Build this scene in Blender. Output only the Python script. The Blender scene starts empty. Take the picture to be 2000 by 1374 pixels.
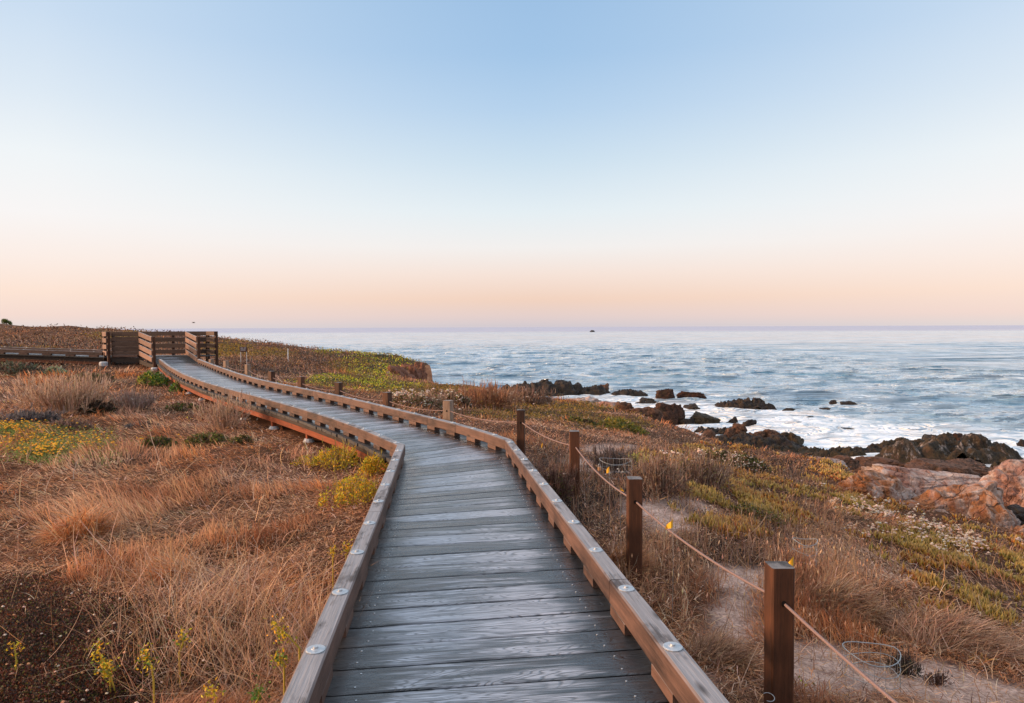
import bpy, math, random
import numpy as np
from mathutils import Vector, Matrix

S = bpy.context.scene
COL = S.collection
rng = np.random.default_rng(7)
random.seed(7)

# ------------------------------------------------------------------ camera
F = 1333.0
TH = math.atan(47.5 / F)
ROLL = 0.0039
CAM = np.array([0, 0, 1.3])
_fw = np.array([0, math.cos(TH), -math.sin(TH)])
_rt = np.array([1.0, 0, 0])
_up = np.cross(_rt, _fw)
RT = _rt * math.cos(ROLL) - _up * math.sin(ROLL)
UP = _up * math.cos(ROLL) + _rt * math.sin(ROLL)
FW = _fw
cam = bpy.data.cameras.new('camera')
cam.sensor_width = 36
cam.lens = F / 2000 * 36
cam.clip_start = 0.05
cam.clip_end = 60000
co = bpy.data.objects.new('camera', cam)
COL.objects.link(co)
M = Matrix(((RT[0], UP[0], -FW[0], CAM[0]), (RT[1], UP[1], -FW[1], CAM[1]), (RT[2], UP[2], -FW[2], CAM[2]), (0, 0, 0, 1)))
co.matrix_world = M
S.camera = co
S.view_settings.view_transform = 'Standard'
S.view_settings.look = 'None'
S.view_settings.exposure = 0.0
S.view_settings.gamma = 1


def ray(px, py):
    return FW + RT * (px - 1000) / F - UP * (py - 687) / F


def atY(px, py, Y):
    d = ray(px, py)
    return CAM + d * (Y / d[1])


def atZ(px, py, z):
    d = ray(px, py)
    return CAM + d * ((z - CAM[2]) / d[2])


def project(P):
    q = P - CAM
    w = q @ FW
    w = np.where(w > 0.05, w, 0.05)
    return 1000 + F * (q @ RT) / w, 687 - F * (q @ UP) / w, w


# ------------------------------------------------------------------ node helpers
def nn(nt, t, **k):
    n = nt.nodes.new(t)
    for a, b in k.items():
        setattr(n, a, b)
    return n


def mixc(nt, fac, a, b, mode='MIX'):
    m = nt.nodes.new('ShaderNodeMix')
    m.data_type = 'RGBA'
    m.blend_type = mode
    for sock, v in ((m.inputs[0], fac), (m.inputs[6], a), (m.inputs[7], b)):
        if hasattr(v, 'links') or hasattr(v, 'is_linked'):
            nt.links.new(v, sock)
        elif isinstance(v, (tuple, list)):
            sock.default_value = (*v[:3], 1)
        else:
            sock.default_value = v
    return m.outputs[2]


def math_(nt, op, a, b=0.0, c=None, clamp=False):
    m = nt.nodes.new('ShaderNodeMath')
    m.operation = op
    m.use_clamp = clamp
    for i, v in enumerate((a, b, c)):
        if v is None:
            continue
        if hasattr(v, 'is_linked'):
            nt.links.new(v, m.inputs[i])
        else:
            m.inputs[i].default_value = v
    return m.outputs[0]


def mapr(nt, v, a, b, c=0.0, d=1.0, smooth=False):
    m = nt.nodes.new('ShaderNodeMapRange')
    if smooth:
        m.interpolation_type = 'SMOOTHSTEP'
    nt.links.new(v, m.inputs[0])
    for i, x in enumerate((a, b, c, d)):
        m.inputs[i + 1].default_value = x
    return m.outputs[0]


def noise(nt, vec, scale, detail=4, rough=0.55, dist=0.0, out=0):
    n = nt.nodes.new('ShaderNodeTexNoise')
    n.inputs['Scale'].default_value = scale
    n.inputs['Detail'].default_value = detail
    n.inputs['Roughness'].default_value = rough
    n.inputs['Distortion'].default_value = dist
    if vec is not None:
        nt.links.new(vec, n.inputs['Vector'])
    return n.outputs[out]


def vscale(nt, vec, sc, add=None):
    m = nt.nodes.new('ShaderNodeMapping')
    m.inputs['Scale'].default_value = sc
    nt.links.new(vec, m.inputs['Vector'])
    if add is not None:
        nt.links.new(add, m.inputs['Location'])
    return m.outputs[0]


def ramp(nt, fac, stops, interp='LINEAR'):
    r = nt.nodes.new('ShaderNodeValToRGB')
    r.color_ramp.interpolation = interp
    e = r.color_ramp.elements
    while len(e) < len(stops):
        e.new(0.5)
    for el, (p, c) in zip(e, stops):
        el.position = p
        el.color = (*c, 1)
    nt.links.new(fac, r.inputs[0])
    return r.outputs[0]


def mat(name):
    m = bpy.data.materials.new(name)
    m.use_nodes = True
    nt = m.node_tree
    b = nt.nodes['Principled BSDF']
    return m, nt, b


def bump(nt, b, h, strength, dist):
    n = nt.nodes.new('ShaderNodeBump')
    n.inputs['Strength'].default_value = strength
    n.inputs['Distance'].default_value = dist
    nt.links.new(h, n.inputs['Height'])
    nt.links.new(n.outputs[0], b.inputs['Normal'])
    return n


def lin(r, g, b):
    return tuple((c / 255 / 12.92) if c / 255 <= 0.04045 else ((c / 255 + 0.055) / 1.055) ** 2.4 for c in (r, g, b))


# ------------------------------------------------------------------ world: clear sky opposite the low sun
W = bpy.data.worlds.new('World')
S.world = W
W.use_nodes = True
nt = W.node_tree
bg = nt.nodes['Background']
tc = nn(nt, 'ShaderNodeTexCoord')
sep = nn(nt, 'ShaderNodeSeparateXYZ')
nt.links.new(tc.outputs['Generated'], sep.inputs[0])
el = math_(nt, 'MULTIPLY', math_(nt, 'ARCSINE', sep.outputs[2]), 180 / math.pi)   # elevation in degrees
fac = mapr(nt, el, -10, 50)


def P_(e):
    return (e + 10) / 60


mid = ramp(nt, fac, [(0, lin(150, 150, 158)), (P_(-0.6), lin(196, 196, 205)), (P_(0.0), lin(210, 202, 208)), (P_(0.9), lin(228, 208, 204)), (P_(2.3), lin(242, 211, 192)),
                     (P_(4.4), lin(246, 227, 216)), (P_(6.6), lin(243, 240, 238)), (P_(9.5), lin(229, 239, 244)), (P_(13.5), lin(205, 225, 240)),
                     (P_(17.5), lin(182, 210, 237)), (P_(21.5), lin(164, 198, 232)), (P_(26), lin(157, 192, 228)), (P_(36), (.62, .80, 1.0)), (P_(50), (1.0, 1.15, 1.35))])
side = ramp(nt, fac, [(0, lin(165, 160, 162)), (P_(-0.6), lin(214, 206, 208)), (P_(0.0), lin(226, 216, 214)), (P_(0.9), lin(244, 219, 209)), (P_(2.6), lin(253, 228, 212)),
                      (P_(5), lin(252, 238, 230)), (P_(8), lin(249, 246, 245)), (P_(12), lin(240, 245, 248)), (P_(16), lin(222, 234, 245)),
                      (P_(21), lin(203, 222, 242)), (P_(26), lin(194, 217, 240)), (P_(36), (.75, .88, 1.05)), (P_(50), (1.0, 1.15, 1.35))])
azx = math_(nt, 'ARCTAN2', sep.outputs[0], sep.outputs[1])
azx = math_(nt, 'SUBTRACT', azx, math.radians(2))
sq = math_(nt, 'POWER', math_(nt, 'ABSOLUTE', azx), 1.35)
sf = mapr(nt, sq, 0.0, math.radians(36) ** 1.35)
skyc = mixc(nt, sf, mid, side)
# the bright side of the sky, round the sun, lies left of and behind the camera
vd = nn(nt, 'ShaderNodeVectorMath', operation='DOT_PRODUCT')
nt.links.new(tc.outputs['Generated'], vd.inputs[0])
vd.inputs[1].default_value = tuple(Vector((-1.0, -.22, .10)).normalized())
gl = mapr(nt, vd.outputs['Value'], .42, 1.0, 0, 1, True)
gl = math_(nt, 'MULTIPLY', gl, mapr(nt, sep.outputs[2], -.02, .03))
warm = mixc(nt, gl, skyc, (2.3, 1.7, 1.2))
# the land side of the sky behind the camera is dimmer
bk = mapr(nt, sep.outputs[1], -.75, .05, .42, 1.0, True)
warm = mixc(nt, math_(nt, 'MAXIMUM', bk, gl), mixc(nt, 1.0, warm, (.30, .33, .42), 'MULTIPLY'), warm)
nt.links.new(warm, bg.inputs[0])
bg.inputs[1].default_value = 1.0

# low warm sun from the left, soft
sun = bpy.data.lights.new('sun', 'SUN')
sun.energy = 4.8
sun.angle = math.radians(10)
sun.color = (1.0, 0.60, 0.36)
so = bpy.data.objects.new('sun', sun)
COL.objects.link(so)
sdir = Vector((-1.0, -0.05, 0.24)).normalized()
so.rotation_euler = sdir.to_track_quat('Z', 'Y').to_euler()
so.location = (-20, -5, 12)


# ------------------------------------------------------------------ numpy noise
def _h(ix, iy, iz, s):
    n = (ix * 374761393 + iy * 668265263 + iz * 2147483647 + s * 1274126177) & 0xFFFFFFFF
    n = ((n ^ (n >> 13)) * 1274126177) & 0xFFFFFFFF
    n = ((n ^ (n >> 15)) * 2246822519) & 0xFFFFFFFF
    return ((n ^ (n >> 16)) & 0xFFFF) / 65535.0


def vn(x, y, z=None, s=0):
    x = np.asarray(x, float)
    y = np.asarray(y, float)
    z = np.zeros_like(x) if z is None else np.asarray(z, float)
    ix = np.floor(x).astype(np.int64)
    iy = np.floor(y).astype(np.int64)
    iz = np.floor(z).astype(np.int64)
    fx, fy, fz = x - ix, y - iy, z - iz
    fx = fx * fx * (3 - 2 * fx)
    fy = fy * fy * (3 - 2 * fy)
    fz = fz * fz * (3 - 2 * fz)
    r = 0
    for dx in (0, 1):
        wx = fx if dx else 1 - fx
        for dy in (0, 1):
            wy = fy if dy else 1 - fy
            for dz_ in (0, 1):
                wz = fz if dz_ else 1 - fz
                r = r + wx * wy * wz * _h(ix + dx, iy + dy, iz + dz_, s)
    return r


def fbm(x, y, z=None, s=0, o=4, g=0.5):
    a, t, r = 1.0, 0.0, 0.0
    k = 1.0
    for i in range(o):
        r = r + a * vn(np.asarray(x) * k + 17.3 * i, np.asarray(y) * k - 9.1 * i, None if z is None else np.asarray(z) * k + 3.7 * i, s + i)
        t += a
        a *= g
        k *= 2.03
    return r / t


def worley(x, y, z, s=0):
    ix, iy, iz = (np.floor(v).astype(np.int64) for v in (x, y, z))
    d1 = np.full(x.shape, 9.0)
    d2 = np.full(x.shape, 9.0)
    for a in (-1, 0, 1):
        for b in (-1, 0, 1):
            for c in (-1, 0, 1):
                jx, jy, jz = ix + a, iy + b, iz + c
                d = np.sqrt((jx + _h(jx, jy, jz, s) - x) ** 2 + (jy + _h(jx, jy, jz, s + 5) - y) ** 2 + (jz + _h(jx, jy, jz, s + 9) - z) ** 2)
                m = d < d1
                d2 = np.where(m, d1, np.minimum(d2, d))
                d1 = np.where(m, d, d1)
    return d1, d2


def sstep(a, b, x):
    t = np.clip((x - a) / (b - a), 0, 1)
    return t * t * (3 - 2 * t)


# ------------------------------------------------------------------ mesh helpers
def mk(name, V, Fc, material, parent=None, smooth=False, attrs=None, mats=None, midx=None):
    """V (N,3); Fc list of (faces array (M,k))"""
    me = bpy.data.meshes.new(name)
    V = np.asarray(V, dtype=np.float32)
    if not isinstance(Fc, list):
        Fc = [Fc]
    Fc = [np.asarray(a, dtype=np.int32) for a in Fc if len(a)]
    me.vertices.add(len(V))
    me.vertices.foreach_set('co', V.ravel())
    nl = sum(a.size for a in Fc)
    npoly = sum(len(a) for a in Fc)
    me.loops.add(nl)
    me.polygons.add(npoly)
    me.loops.foreach_set('vertex_index', np.concatenate([a.ravel() for a in Fc]))
    tot = np.concatenate([np.full(len(a), a.shape[1], np.int32) for a in Fc])
    st = np.concatenate([[0], np.cumsum(tot)[:-1]]).astype(np.int32)
    me.polygons.foreach_set('loop_start', st)
    try:
        me.polygons.foreach_set('loop_total', tot)
    except Exception:
        pass
    me.polygons.foreach_set('use_smooth', np.full(npoly, bool(smooth)))
    if midx is not None:
        me.polygons.foreach_set('material_index', np.asarray(midx, np.int32))
    for m_ in (mats or [material]):
        me.materials.append(m_)
    if attrs:
        for k, (typ, arr) in attrs.items():
            at = me.attributes.new(k, typ, 'POINT')
            arr = np.asarray(arr, np.float32)
            at.data.foreach_set({'FLOAT': 'value', 'FLOAT_VECTOR': 'vector', 'FLOAT_COLOR': 'color'}[typ], arr.ravel())
    me.update(calc_edges=True)
    o = bpy.data.objects.new(name, me)
    COL.objects.link(o)
    if parent is not None:
        o.parent = parent
    return o


def tag(o, label=None, cat=None, group=None, kind=None):
    if label:
        o['label'] = label
    if cat:
        o['category'] = cat
    if group:
        o['group'] = group
    if kind:
        o['kind'] = kind
    return o


def empty(name, loc=(0, 0, 0)):
    o = bpy.data.objects.new(name, None)
    o.location = loc
    o.empty_display_size = 0.1
    COL.objects.link(o)
    return o


class MB:
    """collects timber pieces; local wood coords go to attribute wp, a random seed per piece to sd"""
    def __init__(s):
        s.V, s.F4, s.F3, s.wp, s.sd, s.n = [], [], [], [], [], 0

    def add(s, V, F4=(), F3=(), wp=None, sd=None):
        V = np.asarray(V, float)
        s.V.append(V)
        if len(F4):
            s.F4.append(np.asarray(F4) + s.n)
        if len(F3):
            s.F3.append(np.asarray(F3) + s.n)
        s.wp.append(V if wp is None else np.asarray(wp, float))
        s.sd.append(np.full(len(V), random.random() * 50 if sd is None else sd))
        s.n += len(V)

    def beam(s, p0, p1, w, h, up=(0, 0, 1), c=0.006, n=1, m0=None, m1=None, wob=0.0, x0=0.0):
        """timber from p0 to p1 (centre of cross-section); chamfered; m0/m1 = optional mitre plane normals"""
        p0, p1 = np.array(p0, float), np.array(p1, float)
        d = p1 - p0
        L = np.linalg.norm(d)
        d /= L
        up = np.array(up, float)
        sd_ = np.cross(d, up)
        sd_ /= np.linalg.norm(sd_)
        u = np.cross(sd_, d)
        a, b = w / 2, h / 2
        pr = [(-a + c, -b), (a - c, -b), (a, -b + c), (a, b - c), (a - c, b), (-a + c, b), (-a, b - c), (-a, -b + c)]
        V, wp = [], []
        for k in range(n + 1):
            t = k / n
            o = p0 + d * L * t
            ws = (random.uniform(-wob, wob), random.uniform(-wob, wob)) if 0 < k < n else (0, 0)
            for (x, y) in pr:
                q = o + sd_ * (x + ws[0]) + u * (y + ws[1])
                mm = m0 if k == 0 else (m1 if k == n else None)
                if mm is not None:
                    mm_ = np.array(mm, float)
                    q = q - d * (np.dot(q - o, mm_) / np.dot(d, mm_))
                V.append(q)
                wp.append((x0 + t * L, x, y))
        F4 = []
        for k in range(n):
            for j in range(8):
                a0 = k * 8 + j
                a1 = k * 8 + (j + 1) % 8
                F4.append((a0, a1, a1 + 8, a0 + 8))
        # caps as quads
        F4 += [(0, 7, 2, 1), (7, 6, 3, 2), (6, 5, 4, 3)]
        e = n * 8
        F4 += [(e, e + 1, e + 2, e + 7), (e + 7, e + 2, e + 3, e + 6), (e + 6, e + 3, e + 4, e + 5)]
        s.add(V, F4, wp=wp)

    def tube(s, pts, r, n=6, cap=True):
        pts = [np.array(p, float) for p in pts]
        V = []
        T0 = None
        for i, p in enumerate(pts):
            t = pts[min(i + 1, len(pts) - 1)] - pts[max(i - 1, 0)]
            t /= np.linalg.norm(t) + 1e-9
            a = np.cross(t, (0, 0, 1.0)) if abs(t[2]) < 0.95 else np.cross(t, (0, 1.0, 0))
            a /= np.linalg.norm(a)
            b = np.cross(a, t)
            rr = r[i] if hasattr(r, '__len__') else r
            for k in range(n):
                q = 2 * math.pi * k / n
                V.append(p + a * rr * math.cos(q) + b * rr * math.sin(q))
        F4 = [(i * n + k, i * n + (k + 1) % n, (i + 1) * n + (k + 1) % n, (i + 1) * n + k) for i in range(len(pts) - 1) for k in range(n)]
        s.add(V, F4)

    def lathe(s, c, prof, n=16, axis='z'):
        V = []
        for (r, z) in prof:
            for k in range(n):
                q = 2 * math.pi * k / n
                V.append((c[0] + r * math.cos(q), c[1] + r * math.sin(q), c[2] + z))
        m = len(prof)
        F4 = [(i * n + k, i * n + (k + 1) % n, (i + 1) * n + (k + 1) % n, (i + 1) * n + k) for i in range(m - 1) for k in range(n)]
        V.append((c[0], c[1], c[2] + prof[-1][1]))
        F3 = [((m - 1) * n + k, (m - 1) * n + (k + 1) % n, m * n) for k in range(n)]
        s.add(V, F4, F3)

    def build(s, name, m, parent=None, smooth=False):
        V = np.concatenate(s.V)
        fc = []
        if s.F4:
            fc.append(np.concatenate(s.F4))
        if s.F3:
            fc.append(np.concatenate(s.F3))
        return mk(name, V, fc, m, parent, smooth, {'wp': ('FLOAT_VECTOR', np.concatenate(s.wp)), 'sd': ('FLOAT', np.concatenate(s.sd))})


# ------------------------------------------------------------------ materials
def attr(nt, name):
    a = nn(nt, 'ShaderNodeAttribute')
    a.attribute_name = name
    return a


def wood(name, dark, light, top=None, rough=0.7, blotch=0.5, bstr=0.5, spec=0.3, knots=True, end=None):
    m, nt, b = mat(name)
    wp = attr(nt, 'wp').outputs['Vector']
    sd = attr(nt, 'sd').outputs['Fac']
    cmb = nn(nt, 'ShaderNodeCombineXYZ')
    for i in range(3):
        nt.links.new(math_(nt, 'MULTIPLY', sd, (1.0, 1.7, 2.3)[i]), cmb.inputs[i])
    g = vscale(nt, wp, (2.2, 70, 70), cmb.outputs[0])
    gr = noise(nt, g, 1.0, 5, 0.65, 0.35)
    g2 = vscale(nt, wp, (7, 220, 220), cmb.outputs[0])
    fine = noise(nt, g2, 1.0, 3, 0.6)
    bl = noise(nt, vscale(nt, wp, (3.5, 9, 9), cmb.outputs[0]), 1.0, 4, 0.6)
    f1 = mapr(nt, gr, 0.3, 0.7)
    f1 = math_(nt, 'ADD', math_(nt, 'MULTIPLY', f1, 0.7), math_(nt, 'MULTIPLY', fine, 0.3))
    c = mixc(nt, f1, dark, light)
    lines_ = noise(nt, vscale(nt, wp, (1.1, 55, 55), cmb.outputs[0]), 1.0, 2, 0.5, 0.6)
    ck_ = mapr(nt, math_(nt, 'ABSOLUTE', math_(nt, 'SUBTRACT', lines_, 0.5)), 0.0, 0.022, 0.75, 0.0)
    ck_ = math_(nt, 'MULTIPLY', ck_, mapr(nt, bl, .45, .6))
    c = mixc(nt, ck_, c, tuple(x * 0.25 for x in dark))
    tone = noise(nt, cmb.outputs[0], 3.0, 0)
    c = mixc(nt, mapr(nt, bl, 0.35, 0.68, 0.0, blotch), c, tuple(x * 0.45 for x in dark))
    c = mixc(nt, mapr(nt, tone, 0.3, 0.7, 0.0, 0.35), c, tuple(x * 1.25 for x in light))
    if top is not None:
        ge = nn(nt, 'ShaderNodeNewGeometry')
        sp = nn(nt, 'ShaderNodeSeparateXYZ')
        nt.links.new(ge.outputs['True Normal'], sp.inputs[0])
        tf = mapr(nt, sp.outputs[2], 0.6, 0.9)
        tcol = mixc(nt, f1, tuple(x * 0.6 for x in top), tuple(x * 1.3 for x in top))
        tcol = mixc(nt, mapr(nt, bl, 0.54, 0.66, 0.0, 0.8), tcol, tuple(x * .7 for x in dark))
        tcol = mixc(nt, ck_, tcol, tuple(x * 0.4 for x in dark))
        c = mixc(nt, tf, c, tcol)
    if knots:
        vo = nn(nt, 'ShaderNodeTexVoronoi')
        nt.links.new(vscale(nt, wp, (2.6, 9, 9), cmb.outputs[0]), vo.inputs['Vector'])
        vo.inputs['Scale'].default_value = 1.0
        k = mapr(nt, vo.outputs['Distance'], 0.05, 0.16, 0.75, 0.0)
        c = mixc(nt, k, c, tuple(x * 0.3 for x in dark))
    nt.links.new(c, b.inputs['Base Color'])
    b.inputs['Roughness'].default_value = rough
    b.inputs['Specular IOR Level'].default_value = spec
    bump(nt, b, math_(nt, 'SUBTRACT', f1, ck_), bstr, 0.006)
    return m


M_RAIL = wood('weathered_rail_wood_sky_sheen', (0.04, 0.024, 0.019), (0.20, 0.110, 0.080), top=(0.27, 0.26, 0.27), rough=0.62, blotch=0.85, spec=0.35)  # top grey: weathering plus the sky's grey-blue reflection painted in
M_DARKW = wood('dark_rim_wood', (0.022, 0.018, 0.016), (0.07, 0.05, 0.04), rough=0.7, spec=0.2)
M_ORANGE = wood('orange_stained_beam', (0.13, 0.030, 0.012), (0.34, 0.088, 0.032), rough=0.6, blotch=0.35, spec=0.25)
M_POST = wood('stained_post_wood', (0.016, 0.009, 0.007), (0.165, 0.062, 0.028), top=(0.17, 0.155, 0.15), rough=0.6, blotch=0.85, spec=0.3)
M_POSTPALE = wood('bleached_post_wood', (0.16, 0.10, 0.07), (0.42, 0.30, 0.22), top=(0.3, 0.26, 0.24), rough=0.75, blotch=0.3, spec=0.2)
M_FENCE = wood('dark_fence_board', (0.05, 0.033, 0.026), (0.17, 0.105, 0.075), top=(0.3, 0.27, 0.26), rough=0.65, blotch=0.5, spec=0.25)
M_FENCEP = wood('reddish_fence_board', (0.11, 0.066, 0.052), (0.33, 0.2, 0.15), top=(0.4, 0.36, 0.34), rough=0.65, blotch=0.3, spec=0.25)


def deck_material():
    m, nt, b = mat('wet_deck_wood')
    wp = attr(nt, 'wp').outputs['Vector']
    sd = attr(nt, 'sd').outputs['Fac']
    cmb = nn(nt, 'ShaderNodeCombineXYZ')
    for i in range(3):
        nt.links.new(math_(nt, 'MULTIPLY', sd, (1.3, 2.1, 0.9)[i]), cmb.inputs[i])
    sp = nn(nt, 'ShaderNodeSeparateXYZ')
    nt.links.new(wp, sp.inputs[0])
    gr = noise(nt, vscale(nt, wp, (2.4, 46, 42), cmb.outputs[0]), 1.0, 7, 0.68, 0.6)
    fine = noise(nt, vscale(nt, wp, (4, 190, 150), cmb.outputs[0]), 1.0, 4, 0.65, .3)
    bl = noise(nt, vscale(nt, wp, (2.6, 13, 13), cmb.outputs[0]), 1.0, 4, 0.6, 0.4)
    tone = noise(nt, cmb.outputs[0], 2.7, 0)
    # worn, drier lane down the middle of the walk
    lane = mapr(nt, math_(nt, 'ABSOLUTE', sp.outputs[0]), 0.60, 0.28, 0.0, 1.0, True)
    g3 = noise(nt, vscale(nt, wp, (1.6, 30, 34), cmb.outputs[0]), 1.0, 3, 0.55, 0.7)
    w = math_(nt, 'ADD', math_(nt, 'MULTIPLY', gr, 0.55), math_(nt, 'MULTIPLY', bl, 0.65))
    w = math_(nt, 'ADD', w, math_(nt, 'MULTIPLY', math_(nt, 'SUBTRACT', g3, 0.5), 0.9))
    w = math_(nt, 'ADD', w, math_(nt, 'MULTIPLY', math_(nt, 'SUBTRACT', tone, 0.5), 0.85))
    w = math_(nt, 'ADD', w, math_(nt, 'MULTIPLY', math_(nt, 'SUBTRACT', lane, 0.6), 0.46))
    f = mapr(nt, w, 0.60, 0.95, 0.0, 1.0, True)
    cn = noise(nt, vscale(nt, wp, (1.5, 7, 7), cmb.outputs[0]), 1.0, 2, 0.5, 0.3)
    fr = math_(nt, 'FRACT', math_(nt, 'MULTIPLY', cn, 26.0))
    cg = mapr(nt, math_(nt, 'ABSOLUTE', math_(nt, 'SUBTRACT', fr, 0.5)), 0.05, 0.24, 1.0, 0.0)
    cg = math_(nt, 'MULTIPLY', cg, mapr(nt, bl, 0.38, 0.55, 0.25, 1.0))
    c = mixc(nt, f, (0.007, 0.009, 0.012), (0.43, 0.455, 0.52))  # pale streaks: worn wood, brightened with painted sky reflection
    c = mixc(nt, math_(nt, 'MULTIPLY', cg, .65), c, (0.006, 0.007, 0.009))
    br = mixc(nt, mapr(nt, bl, 0.3, 0.6), (0.05, 0.03, 0.02), (0.018, 0.017, 0.018))
    c = mixc(nt, math_(nt, 'MULTIPLY', math_(nt, 'SUBTRACT', 1.0, lane), 0.45), c, br)
    c = mixc(nt, mapr(nt, fine, 0.38, 0.56, 0.8, 0.0), c, (0.005, 0.006, 0.008))
    nt.links.new(c, b.inputs['Base Color'])
    r = math_(nt, 'ADD', mapr(nt, w, 0.4, 0.9, 0.15, 0.36), math_(nt, 'MULTIPLY', fine, 0.12))
    r = math_(nt, 'ADD', r, mapr(nt, math_(nt, 'ABSOLUTE', sp.outputs[0]), .52, .68, 0, .5))
    nt.links.new(r, b.inputs['Roughness'])
    b.inputs['Specular IOR Level'].default_value = .9
    wet_ = mapr(nt, math_(nt, 'ABSOLUTE', sp.outputs[0]), 0.66, 0.50, 0.0, 1.0, True)
    nt.links.new(math_(nt, 'MULTIPLY', wet_, mapr(nt, bl, .3, .6, .5, .15)), b.inputs['Coat Weight'])
    b.inputs['Coat Roughness'].default_value = .2
    h = math_(nt, 'ADD', math_(nt, 'MULTIPLY', gr, 0.8), math_(nt, 'MULTIPLY', fine, 0.45))
    h = math_(nt, 'SUBTRACT', h, math_(nt, 'MULTIPLY', cg, 0.4))
    bump(nt, b, h, 0.8, 0.005)
    return m


M_DECK = deck_material()


def metal(name, col, rough=0.4, met=0.8):
    m, nt, b = mat(name)
    tcn = nn(nt, 'ShaderNodeTexCoord')
    n = noise(nt, tcn.outputs['Object'], 90, 3)
    c = mixc(nt, n, tuple(x * 0.65 for x in col), tuple(min(1, x * 1.25) for x in col))
    nt.links.new(c, b.inputs['Base Color'])
    b.inputs['Metallic'].default_value = met
    nt.links.new(mapr(nt, n, 0.3, 0.7, rough - 0.1, rough + 0.15), b.inputs['Roughness'])
    return m


M_GALV = metal('galvanised_steel', (0.50, 0.52, 0.54), 0.42, 0.7)
M_WIRE = metal('grey_wire', (0.36, 0.38, 0.39), 0.5, 0.6)
M_BRASS = metal('brass', (0.75, 0.42, 0.22), 0.4, 0.6)


def plain(name, a, b_, scale=30, rough=0.8, bs=0.3, spec=0.2, trans=0.0):
    m, nt, b = mat(name)
    tcn = nn(nt, 'ShaderNodeTexCoord')
    n = noise(nt, tcn.outputs['Object'], scale, 4, 0.6)
    c = mixc(nt, mapr(nt, n, 0.3, 0.7), a, b_)
    nt.links.new(c, b.inputs['Base Color'])
    b.inputs['Roughness'].default_value = rough
    b.inputs['Specular IOR Level'].default_value = spec
    if bs:
        bump(nt, b, n, bs, 0.01)
    return m


M_CONC = plain('concrete_footing', (0.42, 0.42, 0.42), (0.62, 0.63, 0.64), 25)
M_ROPE = plain('pink_grey_rope', (0.16, 0.11, 0.10), (0.29, 0.20, 0.185), 260, 0.9)
M_FLAG = plain('yellow_flag_plastic', (0.85, 0.42, 0.02), (0.95, 0.52, 0.04), 40, 0.5, 0.0, 0.4)
M_SIGN = plain('brown_sign_panel', (0.10, 0.05, 0.05), (0.14, 0.07, 0.07), 20, 0.5, 0)
M_WHITE = plain('white_paint', (0.75, 0.75, 0.74), (0.8, 0.8, 0.8), 20, 0.5, 0)
M_BIRD = plain('bird_feathers', (0.12, 0.10, 0.09), (0.25, 0.22, 0.2), 30, 0.8, 0)
M_BARK = plain('twig_bark', (0.16, 0.09, 0.06), (0.34, 0.22, 0.15), 60, 0.9)


def foliage(name, rough=0.75, trans=0.25, spec=0.2, gain=1.0):
    m, nt, b = mat(name)
    c = attr(nt, 'tint').outputs['Color']
    if gain != 1.0:
        c = mixc(nt, 1.0, c, (gain, gain, gain), 'MULTIPLY')
    nt.links.new(c, b.inputs['Base Color'])
    b.inputs['Roughness'].default_value = rough
    b.inputs['Specular IOR Level'].default_value = spec
    tr = nn(nt, 'ShaderNodeBsdfTranslucent')
    nt.links.new(c, tr.inputs[0])
    mx = nn(nt, 'ShaderNodeMixShader')
    mx.inputs[0].default_value = trans
    out = nt.nodes['Material Output']
    nt.links.new(b.outputs[0], mx.inputs[1])
    nt.links.new(tr.outputs[0], mx.inputs[2])
    nt.links.new(mx.outputs[0], out.inputs[0])
    return m


M_GRASS = foliage('dry_grass_blades', 0.7, 0.25, 0.25)
M_LEAF = foliage('leaf_tissue', 0.6, 0.25, 0.3)


# ------------------------------------------------------------------ terrain height
def W3(px, py, Y):
    return tuple(atY(px, py, Y))


CP = [(-3, 1, -.36), (-3, 3, -.40), (-1.2, 3, -.34), (-6, 5, -.42), (-3, 6, -.37), (-1.8, 7, -.34), (-8, 10, -.36), (-4, 10, -.33), (-12, 15, -.32),
      (-7, 14, -.36), (-18, 20, -.25), (-11, 20, -.30), (-14, 25, -.24), (-20, 24, -.12), (-28, 26, -.05), (-36, 35, .25), (-25, 36, .15), (-15, 33, -.02),
      (1.2, 2, -.30), (1.8, 1, -.33), (.7, 3, -.29), (.9, 5, -.29), (.6, 7, -.31), (0, 9, -.32), (-2, 12, -.42), (-4.5, 16, -.42), (-7.5, 20, -.40), (-10, 26, -.33),
      (3, 0, -.45), (5, 1, -.9), (8, 4, -1.6), (0, -3, -.35), (-6, -2, -.4), (0, 1, -.33), (-.5, 5, -.35), (-1.5, 9.3, -.44), (-4, 12.7, -.44), (-8, 17.5, -.40), (-11.5, 22.5, -.34), (-60, 20, 0.2),
      (-60, 60, 1.2), (-45, 118, -.6), (-70, 118, -.4), (-110, 110, .3), (-30, 105, -2.0), (-60, 160, -2.5), (-150, 160, -2), (-110, 400, -3), (-300, 380, -3), (-300, 100, 0), (14, 4, -3.2), (3, 4.8, -.55)]
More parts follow.
